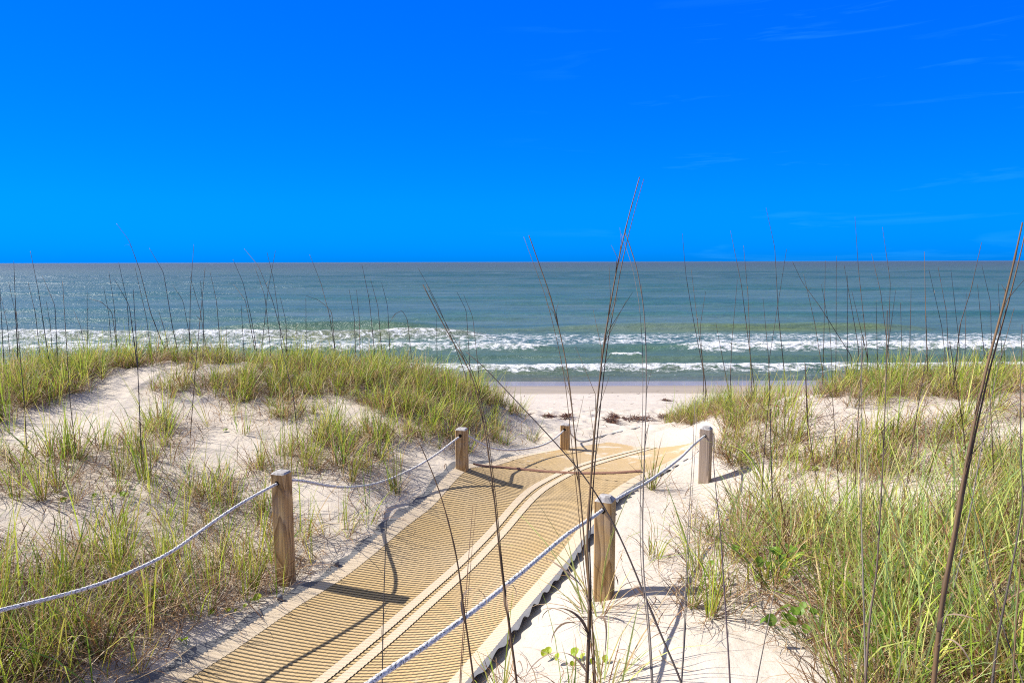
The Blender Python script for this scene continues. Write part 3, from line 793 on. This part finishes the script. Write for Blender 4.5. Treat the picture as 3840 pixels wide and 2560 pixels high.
def px_path(pts, zc0, zc1, org=(0, 0), sc=1.):
    """traced pixels (top first) -> world points, depth running from the foot (zc0) to the tip (zc1)"""
    q = [(org[0] + a * sc, org[1] + b * sc) for a, b in pts][::-1]
    m = len(q)
    return np.array([at(a, b, zc0 + (zc1 - zc0) * i / (m - 1)) for i, (a, b) in enumerate(q)])
def to_ground(P):
    """continue a traced stalk down to the sand"""
    p0 = P[0].copy(); d = (P[0] - P[1]); d = d / max(1e-6, -d[2])
    for t in np.arange(0, 1.6, .02):
        q = p0 + np.array([d[0] * .6, d[1] * .6, -1]) * t
        if q[2] < gh(q[0], q[1]): break
    return np.concatenate([[q - [0, 0, .03]], P])
def front(pts, zc0, zc1, r0, label, sc=1.633, org=(0, 0), w=0, wl=.3, col=None, leaf=0, twin=None):
    P = px_path(pts, zc0, zc1, org, sc); P = to_ground(P)
    base = P[0].copy()
    r = empty('dry_seed_stalk', base); tag(r, label, 'seed stalk', 'tall dry seed stalks in the foreground')
    col = np.array(col if col is not None else STK[rng.integers(0, 4)])
    r0 *= 1.02
    J = Join(); Q_ = stalk_geo(J, P, r0, r0 * .28, col, 7)
    link('stem', J.mesh('stem', base), M_STALK, r)
    if twin is not None:
        J = Join(); T_ = P + np.array([twin, .01, 0]) * np.linspace(.1, 1, len(P))[:, None]
        stalk_geo(J, T_, r0 * .55, r0 * .2, col * .85, 5); link('second_stem', J.mesh('second_stem', base), M_STALK, r)
    if w:
        J = Join(); wisps(J, Q_, w, wl, col * .55); link('seed_head', J.mesh('seed_head', base), M_STALK, r)
    for _ in range(leaf):
        qp = project(Q_)[1]; ok_ = np.nonzero((qp > 2200) & (qp < 2545))[0]
        i = int(rng.choice(ok_)) if len(ok_) else 2
        V, Qd, C = blades(Q_[i:i + 1], np.array([rng.uniform(0, 6.28)]), np.array([rng.uniform(.2, .6)]), np.array([rng.uniform(2.2, 3.6)]), np.array([rng.uniform(.12, .28)]), np.array([rng.uniform(.007, .012)]), pick(np.array([(.24, .17, .11), (.30, .22, .15), (.16, .11, .07)]), 1), curl=np.array([rng.normal(0, 1.5)]), k=12)
        o = link('dry_leaf', mesh('dry_leaf', V - base, Qd, {'tint': C}), M_LITTER, r)
    return r
a = 2352 / 3840
RG5 = dict(sc=.5527, org=(1200, 1760)); RG6 = dict(sc=.5527, org=(2540, 1760)); RG8 = dict(sc=.5738, org=(1900, 600))
BR = (.12, .072, .032); DK = (.075, .058, .045); GRY = (.15, .125, .10)
front([(955,1000),(985,1065),(1010,1130),(1035,1220),(1052,1300),(1062,1390),(1075,1480),(1087,1568)], 1.75, 1.85, .0042, 'thick dry stalk snapped off at the top, leaning left over the mat', col=BR, leaf=1)
front([(965,640),(1000,710),(1040,785),(1080,850),(1105,940),(1120,1030),(1135,1150),(1148,1290),(1165,1420),(1185,1568)], 1.85, 2.3, .0038, 'bowed dry stalk over the mat middle with its tip bent left', w=5, wl=.25, col=BR, leaf=3, twin=.01)
front([(1060,800),(1105,835),(1180,915),(1260,1000),(1340,1090),(1400,1185),(1440,1270),(1480,1370),(1530,1490),(1565,1568)], 1.75, 2.2, .0040, 'long dark stalk leaning far left, crossing the nearest post', col=DK)
front([(1472,400),(1445,495),(1420,600),(1400,710),(1385,800),(1374,900),(1364,1000),(1354,1130),(1346,1250),(1352,1350),(1350,1450),(1345,1568)], 1.75, 2.35, .0050, 'tallest dry stalk with feathery wisps at its tip, reaching far into the sky', w=16, wl=.34, col=BR, leaf=6, twin=.018)
front([(1215,540),(1240,610),(1268,690),(1292,790),(1308,880),(1320,1010),(1333,1150),(1345,1300),(1358,1420),(1365,1568)], 1.8, 2.4, .0034, 'slender dry stalk with wispy tip curving left, just left of the tallest stalk', w=9, wl=.30, col=BR, twin=-.02)
front([(1435,530),(1462,610),(1478,700),(1484,800),(1484,900),(1480,1020),(1474,1200),(1476,1320),(1490,1440),(1497,1568)], 1.7, 2.4, .0030, 'blurred pale dry stalk standing upright right of the tallest stalk', w=5, wl=.22, col=GRY, twin=-.014)
front([(2352,500),(2330,600),(2308,690),(2285,775),(2262,860),(2238,970),(2212,1100),(2190,1230),(2160,1390),(2142,1568)], 1.65, 2.0, .0075, 'thickest brown stalk at the right edge, leaning right with orange leaf sheath', w=8, wl=.3, col=BR, leaf=2, twin=.022)
front([(1930,0),(1990,180),(2050,440),(2140,800),(2190,1050),(2290,1320),(2340,1447)], 1.8, 2.1, .0032, 'thin dark stalk leaning left across the thickest brown stalk', col=DK, **RG6)
front([(2340,-1000),(2325,-500),(2330,0),(2348,170),(2300,500),(2230,850),(2170,1130),(2130,1447)], 1.8, 2.3, .0040, 'kinked dark stalk along the right frame edge', col=DK, **RG6)
front([(1425,-1100),(1415,-600),(1400,-200),(1390,0),(1370,350),(1350,700),(1300,1000),(1270,1447)], 1.9, 2.4, .0040, 'dark upright stalk with rusty base in the thick grass at bottom right', w=5, wl=.2, col=(.11, .075, .05), **RG6)
front([(1250,-900),(1245,-300),(1240,0),(1245,300),(1253,650),(1262,1000),(1272,1447)], 2.0, 2.6, .0032, 'grey upright stalk close beside the rusty-based dark stalk', col=GRY, **RG6)
front([(235,-260),(245,0),(270,250),(295,500),(312,800),(335,1150),(352,1447)], 2.1, 2.6, .0038, 'dark purplish stalk right of the bare sand at bottom centre', col=(.085, .06, .06), **RG6)
front([(120,-500),(105,-150),(90,90),(66,450),(52,800),(40,1150),(20,1447)], 1.9, 2.5, .0028, 'blurred tan stalk over the sand right of the nearest post', col=GRY, twin=.012, **RG6)
front([(660,790),(620,1000),(580,1200),(530,1447)], 1.9, 2.0, .0034, 'short grey stalk snapped off, leaning right at bottom right', col=GRY, **RG6)
front([(448,300),(440,550),(430,800),(422,1100),(415,1447)], 2.0, 2.3, .0022, 'thin brown stalk over the left side of the mat', col=DK, w=3, wl=.12, **RG5)
front([(1035,230),(1010,520),(990,800),(965,1100),(942,1447)], 1.8, 2.1, .0028, 'thin reddish stalk over the two cream stripes', col=(.15, .08, .04), twin=.01, **RG5)
front([(2290,-1100),(2180,-700),(2100,-350),(2000,200),(1900,700),(1820,1000),(1730,1447)], 2.3, 3.0, .0030, 'thin tan stalk leaning right behind the thickest brown stalk', col=GRY, w=4, wl=.2, **RG6)
front([(2352,250),(2320,700),(2290,1100),(2270,1447)], 1.7, 1.9, .0036, 'short tan stalk in the bottom right corner', col=BR, **RG6)

RG7 = (1900, 600, .8248); RGL = (0, 800, .8078)
bg = []
for t in [[(-5,240),(20,740)],[(65,215),(72,420),(85,740)],[(140,160),(180,360),(240,740)],[(195,280),(255,420),(270,740)],[(130,310),(165,460),(185,650)],[(40,310),(70,450),(85,640)],[(405,355),(405,620)],[(505,260),(530,420),(545,660)],
          [(550,215),(590,400),(605,620)],[(525,290),(600,420),(640,700)],[(625,235),(680,480),(700,650)],[(540,40),(600,120),(650,260),(700,460),(770,640)],[(690,150),(760,270),(800,520),(822,620)],
          [(902,130),(885,350),(878,660)],[(880,280),(930,450),(962,660)],[(800,325),(850,400),(890,620)],[(975,265),(1005,400),(1025,640)],[(930,300),(945,460),(942,660)],[(1080,205),(1130,320),(1170,500),(1192,640)],
          [(1130,155),(1200,240),(1265,400),(1350,690)],[(1080,320),(1140,400),(1182,620)],[(1185,250),(1230,380),(1255,620)],[(1240,175),(1270,300),(1292,460),(1310,640)],[(1280,170),(1245,350),(1215,620)],[(1300,380),(1328,500),(1332,640)],
          [(1420,380),(1422,640)],[(1435,180),(1490,320),(1530,470),(1562,680)],[(1620,345),(1645,480),(1652,680)],[(1680,230),(1715,400),(1742,680)],[(1720,300),(1755,430),(1775,680)],[(1770,310),(1800,430),(1812,680)],
          [(1812,500),(1835,465),(1868,448),(1892,490),(1912,690)],[(1940,250),(1985,330),(2040,440),(2110,610),(2165,760)],[(2025,470),(2030,720)],[(2120,360),(2165,450),(2182,720)],[(2150,370),(2195,480),(2222,740)],[(1655,350),(1668,480),(1672,680)],
          [(410,390),(470,405),(520,450),(545,640)],[(1418,378),(1480,400),(1540,450),(1556,640)],[(1378,500),(1380,680)],[(1050,515),(1052,660)],[(340,440),(375,520),(392,640)],[(1120,420),(1132,640)],[(735,440),(770,560),(785,650)],
          [(480,330),(505,460),(520,640)],[(215,400),(235,520),(245,700)],[(5,380),(35,520),(50,700)]]:
    bg.append(([(RGL[0] + x * RGL[2], RGL[1] + y * RGL[2]) for x, y in t], 'L'))
for t in [[(800,335),(815,520),(840,680),(905,1020)],[(840,500),(870,760),(912,1090)],[(1017,315),(1068,570),(1102,850),(1128,1060)],[(1078,390),(1098,620),(1112,1020)],[(1180,215),(1220,400),(1235,700),(1265,1000)],[(1275,400),(1240,620),(1195,900),(1185,1060)],
          [(1165,620),(1190,900),(1196,1080)],[(1050,540),(1022,850),(1014,1100)],[(1300,465),(1345,560),(1425,670),(1500,790),(1570,900)],[(1350,520),(1400,740),(1442,1000)],[(1500,430),(1497,920)],[(1585,260),(1600,500),(1642,900)],[(1660,430),(1700,600),(1742,940)],
          [(1710,310),(1745,560),(1732,940)],[(1570,600),(1640,900)],[(1900,415),(1905,700),(1917,1030)],[(1840,570),(1830,960)],[(1960,480),(2000,700),(2012,980)],[(2163,370),(2110,600),(2062,750),(2030,1040)],[(2020,500),(2062,880)],[(2160,480),(2200,650),(2207,980)],
          [(2140,560),(2172,900)],[(1920,500),(1978,760),(2002,980)],[(1450,460),(1440,900)],[(950,735),(990,950),(1016,1100)],[(1535,480),(1600,860)],[(1680,640),(1686,960)],[(1770,590),(1722,940)],[(905,600),(880,760),(895,1000)],[(1430,560),(1470,780),(1480,980)],
          [(1790,640),(1800,980)],[(2090,600),(2082,960)],[(2262,830),(2262,1000)],[(1355,920),(1368,1250)],[(2235,560),(2255,980)],[(1550,520),(1548,960)]]:
    bg.append(([(RG7[0] + x * RG7[2], RG7[1] + y * RG7[2]) for x, y in t], 'R'))
for t, side in [([(235,1050),(250,1300),(262,1500),(285,1700)],'L'),([(500,1080),(515,1350),(525,1600),(532,1770)],'L'),([(770,1000),(735,1350),(710,1620)],'L'),([(1050,1280),(1100,1480),(1118,1650)],'L'),([(60,1150),(90,1500),(100,1690)],'L'),
                ([(3020,1360),(3030,1600),(3070,1840)],'R'),([(3120,1480),(3135,1700),(3150,1900)],'R'),([(3240,1250),(3215,1600),(3200,1950)],'R'),([(2890,1440),(2868,1650),(2850,1950)],'R'),([(2885,1400),(2890,1700),(2900,1980)],'R'),([(3480,1300),(3430,1600),(3380,1950)],'R'),([(3560,1280),(3610,1600),(3640,1850)],'R'),([(3700,1300),(3720,1650),(3730,1900)],'R')]:
    bg.append((t, side))
for pts, side in bg:
    ex, ey = pts[-1]
    h0 = hit(ex, ey + rng.uniform(0, 25)) if ey < 1700 else hit(ex, ey)
    if h0[1] > 9.2:  # foot hidden behind the crest
        h0 = at(ex, ey, 8.3); h0[2] = gh(h0[0], h0[1])
    zc = project(h0)[2]
    P = np.array([at(x, y, zc + .25 * (1 - i / (len(pts) - 1)) * rng.normal(0, .6)) for i, (x, y) in enumerate(pts)])[::-1]
    P = np.concatenate([[h0 - [0, 0, .03]], P[1:]]) if P[0][2] < h0[2] + .05 else np.concatenate([[h0 - [0, 0, .03]], P])
    col = STK[rng.integers(0, 4)]
    J = Join(); r0 = rng.uniform(.0040, .0060) * (.75 if zc < 6 else 1)
    Q_ = stalk_geo(J, P, r0, .0018, col * .8, 5)
    if rng.random() < .4: wisps(J, Q_, 3, .16, col, .16)
    if rng.random() < .35:
        i = int(len(Q_) * rng.uniform(.4, .8))
        V, Qd, C = blades(Q_[i:i + 1], np.array([rng.uniform(0, 6.28)]), np.array([.4]), np.array([2.8]), np.array([.11]), np.array([.006]), np.array([[.2, .15, .1]]), k=8)
        J.add(V, Qd, None, C)
    o = link('seed_stalk', J.mesh('seed_stalk', h0), M_STALK); o.location = h0
    tx_, ty_ = pts[0]; dxp = (tx_ - ex) / max(60, ey - ty_)
    lean = 'leaning left' if dxp < -.10 else 'leaning right' if dxp > .08 else 'standing upright'
    if len(pts) >= 5 and ty_ > pts[2][1]: lean = 'arched over at the top'
    hgt = 'sky-reaching' if ty_ < 985 else 'short' if ty_ > 1180 else 'medium'
    if side == 'L': zn = 'at the far left of the left dune' if ex < 330 else 'on the left half of the left dune' if ex < 700 else 'behind the tall knotty post' if ex < 1150 else 'at the right half of the left dune' if ex < 1500 else 'at the right tip of the left dune'
    else: zn = 'beside the grey post' if ex < 2760 else 'left of the bare sand hump' if ex < 2960 else 'at the bare sand hump' if ex < 3230 else 'right of the bare sand hump' if ex < 3480 else 'near the right frame edge'
    tag(o, '%s dark stalk %s %s' % (hgt, lean, zn), 'seed stalk', 'seed stalks of the %s dune' % ('left' if side == 'L' else 'right'))

# ------------------------------------------------------------------ small plants
LEAFC = np.array([(.30, .42, .02), (.22, .34, .02), (.36, .44, .03)])
def leaf_disc(J, c, r, nrm, col):
    nrm = nrm / np.linalg.norm(nrm); a_ = np.cross(nrm, [.3, .2, 1.]); a_ /= np.linalg.norm(a_); b_ = np.cross(nrm, a_)
    th = np.arange(10) * 2 * np.pi / 10
    rim = c + r * (np.cos(th)[:, None] * a_ + (np.sin(th) * (1 - .12 * np.cos(2 * th)))[:, None] * b_) + nrm * (r * .18 * np.cos(2 * th))[:, None]
    V = np.concatenate([rim, [c - nrm * r * .1]])
    T = np.stack([np.arange(10), (np.arange(10) + 1) % 10, np.full(10, 10)], 1)
    J.add(V, np.zeros((0, 4), int), T, col)
for px, py in [(64,1664),(326,1725),(246,1772),(362,1852),(453,1857),(243,1865),(848,1606),(459,1816),(469,1934),(564,1929),(348,1981),(282,2036),(275,2075),(801,2285),(862,2285),(894,2277),(699,2401),(967,2246),
               (2066,2456),(2151,2484),(2181,2492),(2250,2484),(3015,1758),(3054,1755),(2938,1791),(3148,1725),(3098,1481),(3151,1479),(3032,1490),(3209,1481)]:
    h = hit(px, py + 10); J = Join()
    for q in range(rng.integers(1, 4)):
        c = h + np.array([rng.normal(0, .022), rng.normal(0, .022), rng.uniform(.015, .05)])
        col = LEAFC[rng.integers(0, 3)]
        leaf_disc(J, c, rng.uniform(.010, .021), np.array([rng.normal(-.3, .5), rng.normal(-.5, .5), 1.]), col)
        V, Q, T = tube([h - [0, 0, .01], (h + c) / 2 + [.003, 0, 0], c], [.0012] * 3, 4); J.add(V, Q, T, col * .8)
    o = link('round_leaf_plant', J.mesh('round_leaf_plant', h, False), M_GRASS); o.location = h
    zn = zone(px, py)
    tag(o, 'tiny round-leaved bright green plant ' + zn, 'small plant', 'round-leaved plants ' + zn)
for px, py, lab in [(2880,2165,'leafy green vine clump left of the thick bottom right grass'),(3250,2250,'leafy green vine clump in the thick grass beside the dark upright stalk'),(3450,2270,'leafy green vine clump left of the thickest brown stalk'),
                    (3520,2330,'leafy green vine clump at the foot of the thickest brown stalk'),(3060,2420,'low leafy green vine at the lower middle of the right grass'),(3330,2480,'leafy green vine clump at the bottom frame edge on the right')]:
    h = hit(px, py); J = Join()
    for q in range(26):
        c = h + np.array([rng.normal(0, .10), rng.normal(0, .10), 0]); c[2] = gh(c[0], c[1]) + rng.uniform(.02, .16)
        col = np.array([.16, .27, .03]) * rng.uniform(.7, 1.3)
        leaf_disc(J, c, rng.uniform(.014, .026), np.array([rng.normal(-.3, .5), rng.normal(-.4, .5), 1.]), col)
        V, Q, T = tube([[h[0] * .5 + c[0] * .5, h[1] * .5 + c[1] * .5, gh(h[0] * .5 + c[0] * .5, h[1] * .5 + c[1] * .5)], c], [.0014] * 2, 3); J.add(V, Q, T, col * .7)
    o = link('vine_plant', J.mesh('vine_plant', h, False), M_GRASS); o.location = h; tag(o, lab, 'vine', 'leafy vine clumps in the right grass')
for px, py, zt, lab in [(2795,1478,.09,'orange-red flower with drooping petals on the right dune crest'),(2808,1474,.10,'second, browner orange flower touching the orange-red one'),(2912,1525,.07,'small salmon flower left of the bare sand hump')]:
    h = hit(px, py + 45); zc = project(h)[2]; c = at(px, py, zc); J = Join()
    V, Q, T = tube([h - [0, 0, .02], (h + c) / 2, c], [.002, .0018, .0016], 5); J.add(V, Q, T, (.12, .18, .04))
    r = empty('wild_flower', h); tag(r, lab, 'flower', 'orange flowers on the right dune')
    link('flower_stem', J.mesh('flower_stem', h), M_GRASS, r)
    J = Join()
    for q in range(11):
        a_ = q * 2 * np.pi / 11; d = np.array([np.cos(a_), np.sin(a_) * .8, .1])
        V, Qd, C = blades(c[None], np.array([a_]), np.array([1.2]), np.array([1.0]), np.array([.034]), np.array([.014]), np.array([[.75, .20, .02]]) if zt > .08 else np.array([[.7, .22, .12]]), k=5, twist=np.array([0.])); J.add(V, Qd, None, C)
    link('petal_ring', J.mesh('petal_ring', h), M_GRASS, r)
    J = Join(); V, Q, T = tube([c - [0, 0, .006], c, c + [0, 0, .008]], [.008, .012, .004], 8); J.add(V, Q, T, (.18, .06, .02)); link('flower_centre', J.mesh('flower_centre', h), M_GRASS, r)
# a fallen orange leaf
for px, py, lab in [(345,2355,'fallen orange leaf blade among the bottom left grass')]:
    h = hit(px, py)
    V, Q, C = blades(h[None] + [[-.04, 0, .05]], np.array([-.3]), np.array([1.7]), np.array([.5]), np.array([.14]), np.array([.012]), np.array([[.7, .24, .04]]), k=6)
    o = link('dry_leaf_blade', mesh('dry_leaf_blade', V - h, Q, {'tint': C}), M_GRASS); o.location = h; tag(o, lab, 'leaf')

# ------------------------------------------------------------------ seaweed on the beach
for px0, px1, py, hh, lab in [(2035,2075,1562,.05,'small flat brown seaweed scrap left of the far post'),(2098,2146,1565,.12,'dark peaked brown seaweed heap just above the farthest post'),(2290,2318,1566,.09,'small round brown seaweed heap left of the long seaweed line'),
                              (2270,2315,1578,.03,'thin brown seaweed strand in front of the small heap'),(2330,2445,1570,.11,'longest ragged line of brown seaweed on the beach'),(2470,2545,1568,.10,'brown seaweed heap partly behind the right dune grass'),(2485,2512,1504,.05,'small lone seaweed scrap near the wet sand')]:
    a_, b_ = hit(px0, py), hit(px1, py); c = (a_ + b_) / 2; L = np.linalg.norm(b_ - a_); n = int(120 + 420 * L)
    t = rng.beta(1.6, 1.6, n)
    P = a_ + (b_ - a_) * t[:, None]; P[:, 1] += rng.normal(0, .16, n)
    prof = np.sin(t * np.pi) * (.4 + .8 * fbm(t * 7 * max(L, .5) + px0, t * 0, 2))
    P[:, 2] = gh(P[:, 0], P[:, 1]) + rng.random(n) * hh * .55 * prof
    V, Q, C = blades(P, rng.uniform(0, 6.28, n), rng.uniform(1.15, 1.75, n), rng.uniform(-.5, .6, n), rng.uniform(.05, .15, n), rng.uniform(.010, .022, n), pick(np.array([(.075, .032, .016), (.05, .022, .013), (.12, .055, .026)]), n), curl=rng.normal(0, 1.5, n), k=5)
    V[:, 2] = np.maximum(V[:, 2], gh(V[:, 0], V[:, 1]) + .004)
    o = link('seaweed_clump', mesh('seaweed_clump', V - c, Q, {'tint': C}), M_WEED); o.location = c
    tag(o, lab, 'seaweed', 'brown seaweed washed up on the beach')
n = 260
bx = rng.uniform(-1.5, 7.5, n); by = rng.uniform(9.5, 21.5, n); k = rng.random(n) < .75
bx, by = bx[k], by[k]; n = len(bx)
V, Q, C = blades(np.stack([bx, by, gh(bx, by) + .004], 1), rng.normal(0, .5, n), rng.uniform(1.3, 1.6, n), rng.normal(0, .3, n), rng.uniform(.03, .22, n), rng.uniform(.01, .035, n), pick(np.array([(.12, .08, .055), (.2, .15, .11), (.08, .05, .035)]), n), curl=rng.normal(0, 1, n), k=5)
V[:, 2] = np.maximum(V[:, 2], gh(V[:, 0], V[:, 1]) + .003)
o = link('beach_debris', mesh('beach_debris', V, Q, {'tint': C}), M_WEED); tag(o, 'scattered dark bits of wrack and shell on the flat beach', 'debris', kind='stuff')

# ------------------------------------------------------------------ light
SUN_EL = R(44.5); SUN_V = np.array([-.975, .20, 0]); SUN_V /= np.linalg.norm(SUN_V)
sd = np.array([SUN_V[0] * math.cos(SUN_EL), SUN_V[1] * math.cos(SUN_EL), math.sin(SUN_EL)])
L = bpy.data.lights.new('sun', 'SUN'); L.energy = 5.0; L.angle = R(.5); L.color = (1, .95, .87)
so = bpy.data.objects.new('sun', L); COL.objects.link(so)
so.rotation_euler = Vector(-sd).to_track_quat('-Z', 'Y').to_euler(); so.location = (-20, 5, 25)
w = bpy.data.worlds.new('World'); scene.world = w; w.use_nodes = True
nt = w.node_tree; nt.nodes.clear()
def wn(typ, ins=None, **kw):
    nd = nt.nodes.new(typ)
    for k, v in kw.items(): setattr(nd, k, v)
    for k, v in (ins or {}).items():
        if isinstance(v, bpy.types.NodeSocket): nt.links.new(v, nd.inputs[k])
        else: nd.inputs[k].default_value = v
    return nd
sky = wn('ShaderNodeTexSky', sky_type='NISHITA', sun_disc=False, sun_elevation=SUN_EL, sun_rotation=math.atan2(SUN_V[0], SUN_V[1]), altitude=0, air_density=1.0, dust_density=.3, ozone_density=2.0)
tc = wn('ShaderNodeTexCoord').outputs['Generated']
nt.links.new(wn('ShaderNodeVectorMath', {0: tc, 1: (.45, 1, 1)}, operation='MULTIPLY').outputs[0], sky.inputs['Vector'])
sep = wn('ShaderNodeSeparateXYZ', {0: tc})
def wmix(f, a, b, mode='MIX'):
    nd = wn('ShaderNodeMix', data_type='RGBA', blend_type=mode)
    for i, v in ((0, f), (6, a), (7, b)):
        if isinstance(v, bpy.types.NodeSocket): nt.links.new(v, nd.inputs[i])
        else: nd.inputs[i].default_value = v
    return nd.outputs[2]
tr_ = wn('ShaderNodeValToRGB', {'Fac': sep.outputs[2]})
el = tr_.color_ramp.elements
el.new(.1); el.new(.2)
for q, (p_, c_) in zip(el, ((0, (0, .232, 1.2, 1)), (.08, (0, .270, 1.15, 1)), (.2, (0, .285, 1.2, 1)), (.36, (0, .305, 1.35, 1)))): q.position = p_; q.color = c_
lowsky = wmix(1.0, sky.outputs[0], tr_.outputs[0], 'MULTIPLY')          # the deep saturated blue of the lower sky
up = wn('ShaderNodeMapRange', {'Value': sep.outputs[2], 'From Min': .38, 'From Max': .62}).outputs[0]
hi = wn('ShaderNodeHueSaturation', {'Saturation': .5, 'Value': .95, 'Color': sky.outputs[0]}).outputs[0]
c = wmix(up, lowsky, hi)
# faint cirrus streaks
mp = wn('ShaderNodeMapping', {'Vector': tc, 'Scale': (2.2, 2.2, 22), 'Rotation': (0, R(1.5), 0)}).outputs[0]
nz_ = wn('ShaderNodeTexNoise', {'Vector': mp, 'Scale': 1.6, 'Detail': 5, 'Roughness': .6, 'Distortion': .6}).outputs['Fac']
cf = wn('ShaderNodeMapRange', {'Value': nz_, 'From Min': .58, 'From Max': .85, 'To Min': 0, 'To Max': .17}).outputs[0]
cx = wn('ShaderNodeMapRange', {'Value': sep.outputs[0], 'From Min': -.05, 'From Max': .30}).outputs[0]
cf = wn('ShaderNodeMath', {0: cf, 1: cx}, operation='MULTIPLY').outputs[0]
c = wmix(cf, c, (.6, 4.2, 7.6, 1))
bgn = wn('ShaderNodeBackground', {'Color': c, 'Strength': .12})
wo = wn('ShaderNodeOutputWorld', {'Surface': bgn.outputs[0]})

vs = scene.view_settings
scene.display_settings.display_device = 'sRGB'
vs.view_transform = 'Standard'; vs.look = 'None'; vs.gamma = 1; vs.use_curve_mapping = False; vs.exposure = .72
scene.cycles.max_bounces = 6; scene.cycles.diffuse_bounces = 3; scene.cycles.transparent_max_bounces = 4
scene.cycles.use_denoising = False; scene.cycles.filter_width = 1.1; scene.cycles.sample_clamp_direct = 4; scene.cycles.sample_clamp_indirect = 4
